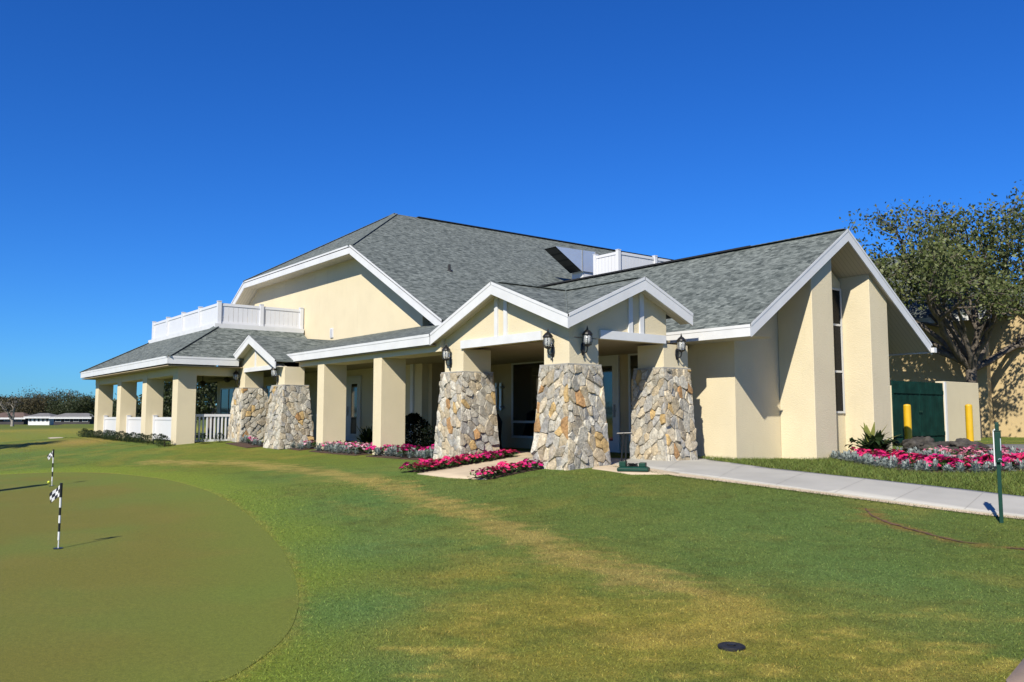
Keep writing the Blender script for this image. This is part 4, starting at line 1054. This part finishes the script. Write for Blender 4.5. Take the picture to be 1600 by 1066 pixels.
boulder(1438,706,(.42,.36,.24),'dark rough boulder leftmost in the round flower bed, below the first yellow bollard',3)
boulder(1472,707,(.50,.40,.20),'dark rough boulder in the middle of three in the round bed',5)
boulder(1508,707,(.62,.45,.22),'dark rough boulder rightmost in the round bed, below the second yellow bollard',8)

# ================================================================== small things on the course
def flag(px, py, label, rz):
    p = at_g(px, py); r = empty('flagstick', p, rz, label, 'golf flag', 'checkered practice flags'); H = .765
    m = MB(); zs = [0,.10,.20,.30,.39,.48,.60]; cs = [1,1,0,1,0,1]
    m.tube([(0,0,-.05),(0,0,.10)], .007, 8, mi=0)
    for i in range(1, 6): m.tube([(0,0,zs[i]),(0,0,zs[i+1])], .0125, 10, mi=0 if cs[i] else 1)
    m.tube([(0,0,.60),(0,0,H)], .016, 10, mi=1)
    m.build('pole', [M_WHITE, M_BLACK], r)
    f = MB(); nu, nvv = 16, 12; W_, Hh = .15, .17
    def FP(i, j):
        u = i/nu; v = j/nvv; return (-.014-u*W_*.72, .035*math.sin(u*5+v*1.5)*u, H-.02-v*Hh*.75-u*.085-.02*u*u)
    for i in range(nu):
        for j in range(nvv): f.face([FP(i,j),FP(i,j+1),FP(i+1,j+1),FP(i+1,j)], mi=((i//4)+(j//4)) % 2)
    f.build('flag', [M_WHITE, M_BLACK], r)
    MB().lathe([(.054,-.03),(.054,.0125)], (0,0,0), 16).build('cup', M_BLACK, r)
flag(91,858,'checkered flag on a black and white striped stick, nearest on the putting green',.8)
flag(81,760,'checkered flag on a striped stick farther back on the putting green',.65)
p = at_g(76,756); o = MB().lathe([(0.001,-.021),(.012,-.0175),(.02,-.006),(.0213,0),(.02,.006),(.012,.0175),(.001,.021)], (0,0,0), 14).build('golf_ball', M_BALL, smooth=True, loc=(p.x,p.y,p.z+.034)); tag(o, 'bright yellow golf ball by the farther flag on the green', 'golf ball'); o.scale = (1.4,1.4,1.4)
# sprinkler
p = at_g(1143,1012); r = empty('sprinkler_head', p, 0, 'flat black irrigation lid in the dry foreground grass', 'sprinkler')
MB().lathe([(.088,-.05),(.090,.010),(.080,.017)], (0,0,0), 24).build('lid', M_COVER, r); MB().lathe([(.03,.017),(.03,.024),(.01,.026)], (0,0,0), 12).build('nozzle', M_BLACK, r)
# shoe brush stand
p = at_g(990,737); r = empty('shoe_brush_stand', (p.x,p.y,g1(p.x,p.y)+.012), .62, 'dark green shoe brush stand with a tall black handle beside the walkway', 'shoe brush')
m = MB().box(-.26,.26,-.15,.15,0,.05); m.mesh([(-.26,-.15,.05),(.26,-.15,.05),(.26,.15,.05),(-.26,.15,.05),(-.22,-.12,.075),(.22,-.12,.075),(.22,.12,.075),(-.22,.12,.075)], [(0,1,5,4),(1,2,6,5),(2,3,7,6),(3,0,4,7),(4,5,6,7)]); m.build('base', M_GREENM, r, bevel=.01)
MB().box(-.23,-.12,-.10,.10,.075,.16).build('brush_block', M_GREENM, r, bevel=.008); MB().box(.10,.21,-.10,.10,.075,.14).build('brush_block', M_GREENM, r, bevel=.008)
m = MB()
for k in range(60): m.tube([(prn.uniform(-.11,.08), prn.uniform(-.1,.1), .075), (prn.uniform(-.11,.08), prn.uniform(-.1,.1), .125)], .004, 4)
m.build('bristles', M_BLACK, r)
m = MB().tube([(-.20,-.05,.1),(-.16,-.05,.62)], .013, 8).tube([(-.14,.05,.1),(-.13,.05,.62)], .013, 8).tube([(-.16,-.05,.62),(-.13,.05,.62)], .013, 8); m.build('handle_post', M_BLACK, r)
MB().tube([(-.145-.13,0,.625),(-.145+.13,0,.635)], .016, 8).build('grip', M_BLACK, r)
# green post with box
p = at_g(1565,817); r = empty('signpost', p, .40, 'slim dark green post carrying a tall green box, beside the walkway', 'signpost')
HT = 1.20; S_ = HT/190
MB().box(-.021,.021,-.021,.021,-.1,1.17).build('post', M_GREENM, r, bevel=.004)
MB().box(-.032,.038,-.06,.03,.70,1.06).build('box', M_GREENM, r, bevel=.008)
m = MB().box(-.045,-.033,-.066,-.03,.66,1.06).bar((-.043,-.048,1.058),(-.022,-.048,1.09), .036, .012); m.build('edge_trim', M_WHITE, r)
MB().box(-.04,.045,-.068,.036,1.06,1.072).box(-.018,.022,-.03,.01,1.075,1.15).build('lid', M_GREENM, r, bevel=.004)
MB().tube([(.0,-.062,.735),(.015,-.072,.745),(.03,-.062,.735)], .007, 6).build('latch', M_ALU, r)
MB().box(.026,.034,-.064,-.059,.84,.98).build('hinge', M_ALU, r)

# bollards
def bollard(px, py, dep, label):
    p = at_d(px, py, dep); p.z = g1(p.x, p.y); r = empty('bollard', p, 0, label, 'bollard', 'yellow bollards before the gate')
    MB().lathe([(.10,-.1),(.10,1.12),(.085,1.15),(.03,1.165)], (0,0,0), 18).build('pipe', M_YELLOW, r); MB().lathe([(.16,-.05),(.16,.015)], (0,0,0), 14).build('footing', M_CONC, r)
bollard(1419.5,690,23.6,'yellow steel bollard standing in front of the dark green gate')
bollard(1516,690,25.0,'yellow steel bollard standing in front of the cream enclosure wall')
# dumpster enclosure
gt = empty('enclosure_gate', (-12.45,23.55,.1), 0, 'dark green double board gate beside the wing gable end', 'gate'); go = Vector(gt.location)
for k in range(2):
    m = MB(); w0 = k*1.53
    for i in range(11): m.box(-.02,.015+.006*(i % 2),w0+i*.138,w0+i*.138+.132,.06,1.86)
    lf = m.build('leaf', M_GATE, gt)
    for z_ in (.25, 1.5): MB().box(.022,.045,w0+.03,w0+1.48,z_,z_+.12).build('rail', M_GATE, lf)
    MB().box(.046,.06,w0+(1.44 if k == 0 else .02),w0+(1.49 if k == 0 else .07),.95,1.0).build('latch', M_GREENM, lf)
ew = empty('enclosure_wall', (-12.6,26.66,.1), 0, 'cream stucco wall of the bin enclosure, right of the green gate', 'wall')
MB().box(-.1,.16,0,2.4,-.3,1.92).build('wall_slab', M_STUCCO, ew, bevel=.01); MB().box(-3,-.1,2.2,2.4,-.3,1.92).build('wall_slab', M_STUCCO, ew); MB().box(.16,.2,0,.1,-.1,1.9).build('gate_post', M_WHITE, ew)

# ================================================================== building behind, trees
bb = empty('rear_building', (-16,33,.1), 0, 'yellow stucco building behind the oak tree with grey shingle roof', 'building')
def bpart(m, name, mat, par=None):
    o = m.build(name, mat, par or bb)
    if par is None: o.location = (16,-33,-.1)
    return o
def fp(px, y): d = ray(px, 560); t = y/d.y; return (CAM+d*t).x
bpart(MB().box(-30,-13.8,33.0,33.3,-.2,4.75), 'wall', M_FARST)
m = MB(); roof_faces(m, [([(-31,32.3,4.7),(-13.2,32.3,4.7),(-17.5,38,8.4),(-31,38,8.4)], XD), ([(-13.2,32.3,4.7),(-13.2,44,4.7),(-17.5,38,8.4)], YD)]); rr = bpart(m, 'roof', M_SHINGLE)
m = MB(); fascia(m, (-31,32.3,4.7), (-13.2,32.3,4.7), (0,-1,0), .22); m.build('fascia', M_WHITE, rr)
# gabled end to the right of the oak
bpart(MB().prism([(-14.6,34.0,-.2),(-10.2,34.0,-.2),(-10.2,34,2.6),(-13.0,34,5.2),(-14.6,34,5.2)], (0,.3,0)), 'gable_wall', M_FARST)
m = MB().box(-11.75,-11.1,33.94,33.99,3.0,3.7)
for k in range(6): m.box(-11.72,-11.13,33.90,33.935,3.03+k*.11,3.08+k*.11)
bpart(m, 'louvre', M_BLACK)
bpart(MB().box(-10.2,-4,35.2,35.5,-.2,3.2), 'recess_wall', M_FARST)
o = bpart(MB().box(-9.9,-7.6,35.1,35.19,.1,2.9), 'doorway', M_BLACK)
m = MB(); roof_faces(m, [([(-10.4,33.4,2.75),(-3,33.4,2.75),(-3,39,5.6),(-10.4,39,5.6)], XD), ([(-10.0,33.6,2.5),(-13.2,33.6,5.45),(-13.2,39,5.45),(-10.0,39,2.5)], YD)]); r3 = bpart(m, 'roof', M_SHINGLE)
m = MB(); fascia(m, (-10.4,33.4,2.75), (-3,33.4,2.75), (0,-1,0), .2); m.build('fascia', M_WHITE, r3)
lw = MB().box(-10.9,-4,30.4,30.65,-.2,2.0).build('low_wall', M_STUCCO); tag(lw, 'cream garden wall in tree shade behind the green box post', 'wall')

def leaf_cloud(P, size, cols, rn, flat=.5):
    """numpy leaf quads round points P -> verts, colours"""
    n = len(P); a = rn.normal(size=(n,3)); a /= np.linalg.norm(a, axis=1)[:,None]+1e-9; b = rn.normal(size=(n,3)); b -= (b*a).sum(1)[:,None]*a; b /= np.linalg.norm(b, axis=1)[:,None]+1e-9
    s = size*rn.uniform(.6,1.3,(n,1)); V = np.stack([P-a*s*.5, P+b*s*.28, P+a*s*.5, P-b*s*.28], 1)
    c = np.array(cols)[rn.integers(0, len(cols), n)]*rn.uniform(.65,1.35,(n,1)); return V, c
def np_quads(name, V, c, mat, parent=None):
    n, k = V.shape[0], V.shape[1]; me_ = bpy.data.meshes.new(name); me_.vertices.add(n*k); me_.vertices.foreach_set('co', V.reshape(-1).astype(np.float32))
    me_.loops.add(n*k); me_.loops.foreach_set('vertex_index', np.arange(n*k, dtype=np.int32)); me_.polygons.add(n); me_.polygons.foreach_set('loop_start', (np.arange(n)*k).astype(np.int32)); me_.update(calc_edges=True)
    at = me_.color_attributes.new('col', 'FLOAT_COLOR', 'POINT'); cc = np.concatenate([np.repeat(c, k, 0), np.ones((n*k,1))], 1); at.data.foreach_set('color', cc.ravel().astype(np.float32))
    me_.materials.append(mat); o = bpy.data.objects.new(name, me_); COL.objects.link(o)
    if parent: o.parent = parent
    return o
def tree(loc, h_fork, limbs, levels, seed, label, cat='tree', leaf=.085, per=34, clus=.30, cols=((.045,.06,.02),(.07,.085,.03),(.035,.05,.018)), trunk_r=.2, bark=None, name='oak_tree', group=None, spread=1.0, bare=0, lean=(0,0), minz=0):
    rn = random.Random(seed); nr = np.random.default_rng(seed); root = empty(name, loc, 0, label, cat, group); tb = MB(); tips = []
    def grow(p, d, L, r, lv):
        pts = [p]; rad = [r]; q = Vector(p); dd = Vector(d)
        for i in range(4):
            dd = (dd+Vector((rn.gauss(0,.16), rn.gauss(0,.16), rn.gauss(.03,.10)))).normalized(); q = q+dd*(L/4); pts.append(q.copy()); rad.append(r*(1-.13*(i+1)))
            if lv <= 1: tips.append((q.copy(), lv))
        tb.tube(pts, rad, 7 if lv > 1 else 4, cap=False)
        if lv == 0: tips.append((q.copy(), 0)); return
        nc = 3 if lv > 1 else rn.choice((3,4))
        for c in range(nc):
            az = rn.uniform(0, 2*PI); k = rn.uniform(.45,.95)*spread; o1 = dd.orthogonal().normalized(); o2 = dd.cross(o1)
            nd = (dd+(o1*math.cos(az)+o2*math.sin(az))*k+Vector((0,0,.08))).normalized()
            st = pts[rn.choice((2,3,4,4))]; grow(st, nd, L*rn.uniform(.58,.8), r*.52, lv-1)
    z0 = Vector((0,0,-.2)); fork = Vector((lean[0],lean[1],h_fork)); tb.tube([z0, fork*.3+Vector((.03,.02,0)), fork*.7, fork], [trunk_r*1.35, trunk_r*1.05, trunk_r*.95, trunk_r*.9], 12, cap=False)
    for (az, el, L, r) in limbs: grow(fork-Vector((0,0,rn.uniform(0,.3))), (math.cos(az)*math.cos(el), math.sin(az)*math.cos(el), math.sin(el)), L, r, levels)
    tb.build('trunk', bark or M_BARK, root, smooth=True)
    if not bare:
        P = []
        for (q, lv) in tips:
            n = int(per*rn.uniform(.3,1.3)); P.append(np.array(q)+nr.normal(0, clus, (n,3))*np.array((1,1,.75)))
        P = np.concatenate(P); P = P[P[:,2] > minz+nr.normal(0, .35, len(P))]; Vv, c = leaf_cloud(P, leaf, cols, nr); np_quads('crown', Vv, c, M_LEAF, root)
    return root
tp = at_d(1521,655,30.5); tp.z = .12
tree(tp, 2.7, [(4.05,.85,3.0,.15),(4.05,.55,3.0,.13),(4.3,1.15,2.9,.14),(.9,.95,3.0,.15),(.5,1.25,2.9,.14),(-.66,.95,2.7,.13),(2.5,1.05,2.7,.12),(3.5,.65,3.1,.11),(.95,.35,2.6,.12),(4.9,.7,2.8,.12),(1.6,1.15,2.9,.12),(.9,.6,3.0,.12),(4.0,1.0,3.1,.12)], 3, 17,
     'large oak tree with twisting grey limbs behind the cream enclosure wall', leaf=.15, per=13, clus=.24, trunk_r=.2, minz=4.1, spread=1.1, cols=((.12,.155,.042),(.16,.19,.06),(.09,.12,.035),(.20,.22,.09)))
# palm by the rear building
pp = at_d(1592,545,32); pm = empty('palm_tree', (pp.x,pp.y,.1), 0, 'small bright green fan palm by the rear building roof', 'palm')
MB().tube([(0,0,-.1),(.05,0,1.5),(0,.05,3.1)], [.14,.11,.1], 8).build('trunk', M_BARK, pm)
m = MB(); rn_ = random.Random(4)
for k in range(38):
    az = rn_.uniform(0,2*PI); t = rn_.uniform(-.5,1.2)
    for j in range(7): leaf_blade(m, (0,0,3.1), az+(j-3)*.10, t+(abs(j-3)*-.05), rn_.uniform(.9,1.2), .06, jit((.12,.17,.03), rn_, .3), .5)
m.build('crown', M_LEAF, pm)
# trees seen through the left porch
kinds = [((.055,.078,.03),(.075,.09,.035),(.045,.062,.026)), ((.10,.085,.038),(.12,.10,.05),(.075,.07,.033))]
def round_tree(px, dep, h, w, label, seed, cols, group=None, n=2600, leaf=.34, trunk=True, base=.15, name='broad_tree'):
    p = at_d(px, 651, dep); z = g1(p.x, p.y); r = empty(name, (p.x,p.y,z), 0, label, 'tree', group); nr = np.random.default_rng(seed)
    MB().tube([(0,0,-.2),(.1,0,h*.3),(0,.1,h*.6)], [h*.03,h*.024,h*.012], 7).build('trunk', M_BARK, r)
    nb = 26; C_ = np.stack([np.clip(nr.normal(0,w*.24,nb),-w*.36,w*.36), np.clip(nr.normal(0,w*.24,nb),-w*.36,w*.36), nr.uniform(base*h+.1*h,h*.86,nb)], 1)
    R_ = nr.uniform(.10,.2,nb)*w*(1.15-.5*np.abs(C_[:,2]/h-.5)); idx = nr.integers(0, nb, n); d = nr.normal(size=(n,3)); d /= np.linalg.norm(d,axis=1)[:,None]; P = C_[idx]+d*(R_[idx]*nr.uniform(.5,1.1,n))[:,None]
    P[:,2] = np.clip(P[:,2], base*h*.7, None); Vv, c = leaf_cloud(P, leaf, cols, nr); np_quads('crown', Vv, c, M_LEAF, r); return r
GT = 'trees beyond the left porch'
round_tree(264,62,3.7,4.0,'dark oak seen between the third and fourth porch columns',1,kinds[0],GT,4500,.24)
round_tree(296,58,6.4,5.4,'dark bushy oak seen just right of the corner porch column',2,kinds[0],GT,5500,.24)
round_tree(330,66,8.6,6.5,'dark oak glimpsed behind the balustrade under the porch',3,kinds[0],GT,5500,.24)
round_tree(190,120,3.3,8,'low far tree seen between the first and second porch columns',4,kinds[0],GT,1500,.45)
round_tree(222,110,3.3,8,'low far tree seen between the second and third porch columns',5,kinds[0],GT,1500,.45)
# far left: houses and trees across the fairway
GF = 'trees across the fairway'
round_tree(70,158,5.6,11.5,'broad rusty brown tree behind the white far house',6,kinds[1],GF,9000,.26,base=.2)
round_tree(122,150,4.8,10.5,'dark green spreading tree right of the white far house',7,kinds[0],GF,8000,.26,base=.2)
round_tree(47,150,5.4,7,'brownish tree left of the rusty tree, behind the white far house',9,kinds[1],GF,5000,.27)
round_tree(3,150,5.0,8,'dull brown tree behind the far house at the left edge',10,kinds[1],GF,5000,.27)
round_tree(140,150,4.8,7,'dark tree just left of the first porch column',12,kinds[0],GF,4500,.27)
bt = at_d(19,664,118); bt.z = g1(bt.x, bt.y)
tree(bt, 1.0, [(.5,1.2,1.8,.16),(2.6,1.1,1.8,.15),(4.4,1.0,1.6,.14),(-.8,.9,1.5,.13)], 2, 9, 'bare pale forked tree before the far houses at the left edge', bare=0, trunk_r=.2, bark=M_PALEBARK, name='bare_tree', leaf=.3, per=2, clus=.4, cols=((.10,.09,.05),), group=GF)
def house(px0, px1, dep, wall_h, roof_h, label, wallm, roofm, windows=0, screen=False):
    a = at_d(px0, 660, dep); b = at_d(px1, 660, dep); z = g1(a.x, a.y); d = Vector((b.x-a.x, b.y-a.y, 0)); L = d.length; d.normalize()
    r = empty('far_house', (a.x,a.y,z), math.atan2(d.y, d.x), label, 'house', 'houses across the fairway')
    MB().box(0,L,0,3,-.3,wall_h).build('wall', wallm, r); m = MB()
    roof_faces(m, [([(-.5,-.5,wall_h),(L+.5,-.5,wall_h),(L-1,1.5,wall_h+roof_h),(1,1.5,wall_h+roof_h)], XD), ([(-.5,3.5,wall_h),(L+.5,3.5,wall_h),(L-1,1.5,wall_h+roof_h),(1,1.5,wall_h+roof_h)], XD), ([(-.5,-.5,wall_h),(-.5,3.5,wall_h),(1,1.5,wall_h+roof_h)], YD), ([(L+.5,-.5,wall_h),(L+.5,3.5,wall_h),(L-1,1.5,wall_h+roof_h)], YD)], .12)
    rf = m.build('roof', roofm, r); m = MB(); fascia(m, (-.5,-.5,wall_h), (L+.5,-.5,wall_h), (0,-1,0), .28); m.build('fascia', M_WHITE, rf)
    for i in range(windows):
        x = L*(i+.5)/windows; w_ = L/windows*.62
        w = MB().box(x-w_/2,x+w_/2,-.04,-.005,.55,.55+wall_h*.42).build('window', M_DOORW, r); MB().box(x-w_/2+.06,x+w_/2-.06,-.06,-.045,.6,.5+wall_h*.42).build('pane', M_BLACK, w)
M_BROWNROOF = simple('brown_shingles', (.15,.10,.08), .9, .2, .6); M_DARKWALL = simple('dark_brown_siding', (.05,.045,.05), .9, .3, .5)  # very dark wall colour of two far houses
house(-14,37,140,1.15,.85,'low far house with brown shingle roof at the left edge',M_DARKWALL,M_BROWNROOF,3)
house(44,77,134,1.35,.55,'white far house with a row of dark windows and grey roof',M_WHITE,M_ASPH,5)
house(84,140,132,1.3,.6,'long dark far house among trees left of the porch',M_DARKWALL,M_ASPH,4)
# mast
p = at_d(106,655,330); r = empty('radio_mast', (p.x,p.y,-.3), 0, 'thin grey radio mast above the far treetops', 'mast')
m = MB()
for k in range(3): m.tube([(math.cos(k*2.1)*.3, math.sin(k*2.1)*.3, 0), (math.cos(k*2.1)*.12, math.sin(k*2.1)*.12, 10.5)], .16, 4)
for k in range(14): m.bar((-.25,0,k*.75),(.25,0,k*.75+.4), .1, .1)
m.build('lattice', M_GREYM, r); MB().tube([(0,0,10.4),(0,0,11.6)], .12, 4).build('antenna', M_GREYM, r)
# the far wood all round, one mass
nr = np.random.default_rng(77); n = 70000; hd0 = math.atan2(FW[1], FW[0]); ang = np.where(nr.random(n) < .6, hd0+nr.uniform(-.62, .62, n), nr.uniform(0, 2*PI, n)); rad = nr.uniform(300, 345, n)
hh = 3.2+3.6*fbm(np.cos(ang)*60, np.sin(ang)*60, .22, 3, 4)+2.2*(vnoise(np.cos(ang)*120, np.sin(ang)*120, 5) > .7)
P = np.stack([np.cos(ang)*rad, np.sin(ang)*rad, -.3+hh*np.sqrt(nr.random(n))*.98], 1)
Vv, c = leaf_cloud(P, 1.5, ((.05,.068,.035),(.065,.08,.04),(.08,.08,.045),(.042,.058,.032)), nr); o = np_quads('far_wood', Vv, c, M_LEAF); tag(o, kind='stuff')
# trees just outside the frame on the left whose shadows reach in; an unseen post added in place of a standing person, for its shadow
tipw = at_z(100, 694, -.12)
for (dx, dy, H_, lb) in ((0,0,6.5,'tall slender palm out past the left porch'), (-1.2,-1.6,6.8,'second tall slender palm out past the left porch')):
    bx = tipw.x+dx+SUN_XY[0]*H_/math.tan(SUN_EL); by = tipw.y+dy+SUN_XY[1]*H_/math.tan(SUN_EL); r = empty('slender_palm', (bx,by,g1(bx,by)), 0, lb, 'palm', 'palms left of the frame')
    MB().tube([(0,0,-.2),(.1,0,H_*.5),(0,0,H_-.8)], [.22,.17,.14], 8).build('trunk', M_BARK, r); m = MB(); rn_ = random.Random(int(H_*10))
    for k in range(26):
        az = rn_.uniform(0,2*PI); t = rn_.uniform(-.6,1.0)
        for j in range(5): leaf_blade(m, (0,0,H_-.9), az+(j-2)*.12, t, rn_.uniform(1.0,1.5), .16, jit((.05,.09,.02), rn_, .3), .6)
    m.build('crown', M_LEAF, r)
tw = at_g(70, 757.5); Hh = 1.55; bx = tw.x+SUN_XY[0]*Hh/math.tan(SUN_EL); by = tw.y+SUN_XY[1]*Hh/math.tan(SUN_EL)
r = empty('shadow_post', (bx,by,g1(bx,by)), 0, 'unseen post added to cast a shadow on the putting green', 'post'); MB().box(-.12,.12,-.12,.12,-.1,Hh-.06).build('shaft', M_BARK, r); MB().box(-.14,.14,-.14,.14,Hh-.06,Hh).build('cap', M_BARK, r)

# ================================================================== GRASS BLADES (ground cover)
nr = np.random.default_rng(5)
def grass(name, x, y, hgt, wid, colmul=1.0, colfix=None, lift=0):
    n = len(x); z = gz(x, y)+lift; az = nr.uniform(0, 2*PI, n); ln = nr.normal(0, .8, (n,2)); h = hgt*nr.uniform(.55,1.35,n); w = wid*nr.uniform(.7,1.3,n)
    B_ = np.stack([x, y, z-.003], 1); S = np.stack([np.cos(az), np.sin(az), np.zeros(n)], 1)*(w/2)[:,None]; T = B_+np.stack([ln[:,0]*h, ln[:,1]*h, h], 1)
    V_ = np.stack([B_-S, B_+S, T], 1); c = (lawn_col(x, y) if colfix is None else np.repeat(np.array([colfix]), n, 0))*colmul
    v = nr.uniform(.45,1.75,(n,1)); yl = nr.random((n,1)); c = c*v; c = np.where(yl < .16, c*np.array([1.6,1.25,1.3]), c); o = np_quads(name, V_, np.clip(c,0,.8), M_BLADE); tag(o, kind='stuff'); return o
def keep(x, y):
    k = ~inside(x, y, GREEN_POLY) | (dist_poly(x, y, GREEN_EDGE) < nr.uniform(0, .05, len(x)))
    for P_ in (WALK_OUT, PATH, PAD, PAVE, BED_POLY, DRIVE): k &= ~inside(x, y, P_)
    for S in (SOIL, SOIL2): k &= dist_poly(x, y, S) > .05
    k &= ~((x < -10.1) & (y > 9.95)); return k
n = 900000; ang = nr.uniform(-.60, .62, n); d = np.sqrt(nr.uniform(4.2**2, 16**2, n)); ps = np.clip((5.6/d)**2.2, 0, 1); m_ = nr.random(n) < ps*1.0
ang, d = ang[m_], d[m_]; hd = math.atan2(FW[1], FW[0]); x = np.cos(hd-ang)*d; y = np.sin(hd-ang)*d; k = keep(x, y); x, y, d = x[k], y[k], d[k]
print('blades', len(x))
grass('lawn_grass', x, y, 0.012+.0006*d, .0024+.00045*d, 1.05)
# coarser turf between the walk and the wing / round bed
ST = offs(WALK_T, -.05, WALK_B)+BED_F[::-1]+[(-10.2,16.0),(-11.05,14.5),(-12.1,14.4)]
xs = np.array([p[0] for p in ST]); ys = np.array([p[1] for p in ST]); n = 120000; x = nr.uniform(xs.min(), xs.max(), n); y = nr.uniform(ys.min(), ys.max(), n); k = inside(x, y, ST) & keep(x+0, np.where(x < -10.1, 9, y)); x, y = x[k], y[k]
tone = fbm(x, y, 1.2, 61)[:,None]
grass('coarse_grass', x, y, .07, .012, 1.0, (.155,.215,.045))
# a ragged fringe along the building foot and walk
ed = along([(-22,9.75),(-15.8,9.75)], .012)+along([(-26.2,6.85),(-39,6.85)], .03)+along(offs(WALK_B,-.12,WALK_T), .004)
x = np.array([p[0] for p in ed])+nr.normal(0,.05,len(ed)); y = np.array([p[1] for p in ed])+nr.normal(0,.04,len(ed)); grass('edge_grass', x, y, .035, .007, 1.0, (.085,.125,.03))

# ================================================================== SKY, SUN, CAMERA
w = bpy.data.worlds.new('World'); scene.world = w; w.use_nodes = True; nt = w.node_tree; bg = nt.nodes['Background']
sky = nt.nodes.new('ShaderNodeTexSky'); sky.sky_type = 'NISHITA'; sky.sun_disc = False; sky.sun_elevation = SUN_EL; sky.sun_rotation = math.atan2(SUN_XY[0], SUN_XY[1])
sky.altitude = 0; sky.air_density = 1.0; sky.dust_density = .15; sky.ozone_density = 3.0
hs = nt.nodes.new('ShaderNodeHueSaturation'); hs.inputs['Saturation'].default_value = 1.22; hs.inputs['Value'].default_value = 1
nt.links.new(sky.outputs[0], hs.inputs['Color'])
tint = mixc(nt, hs.outputs[0], (.235, .62, 1.2), 1.0, 'MULTIPLY')      # deep polarised winter blue
nt.links.new(tint, bg.inputs[0]); bg.inputs[1].default_value = .0745
sl_ = bpy.data.lights.new('sun', 'SUN'); sl_.energy = 4.9; sl_.angle = math.radians(.53); sl_.color = (1, .935, .80)
so = bpy.data.objects.new('sun', sl_); COL.objects.link(so)
sd = Vector((SUN_XY[0]*math.cos(SUN_EL), SUN_XY[1]*math.cos(SUN_EL), math.sin(SUN_EL))); so.rotation_euler = sd.to_track_quat('Z', 'Y').to_euler(); so.location = (10,-20,30)
cam = bpy.data.cameras.new('camera'); cam.sensor_width = 36; cam.sensor_fit = 'HORIZONTAL'; cam.lens = 36*F_PX/1600; cam.clip_end = 5000; cam.clip_start = .05
co = bpy.data.objects.new('camera', cam); COL.objects.link(co); co.location = CAM; co.rotation_euler = (-FWD).to_track_quat('Z', 'Y').to_euler(); scene.camera = co
Rm = Matrix((RGT, UPV, -FWD)).transposed(); co.rotation_euler = Rm.to_euler()
vs = scene.view_settings; vs.view_transform = 'Standard'; vs.look = 'None'; vs.exposure = .6; vs.gamma = 1; vs.use_curve_mapping = False
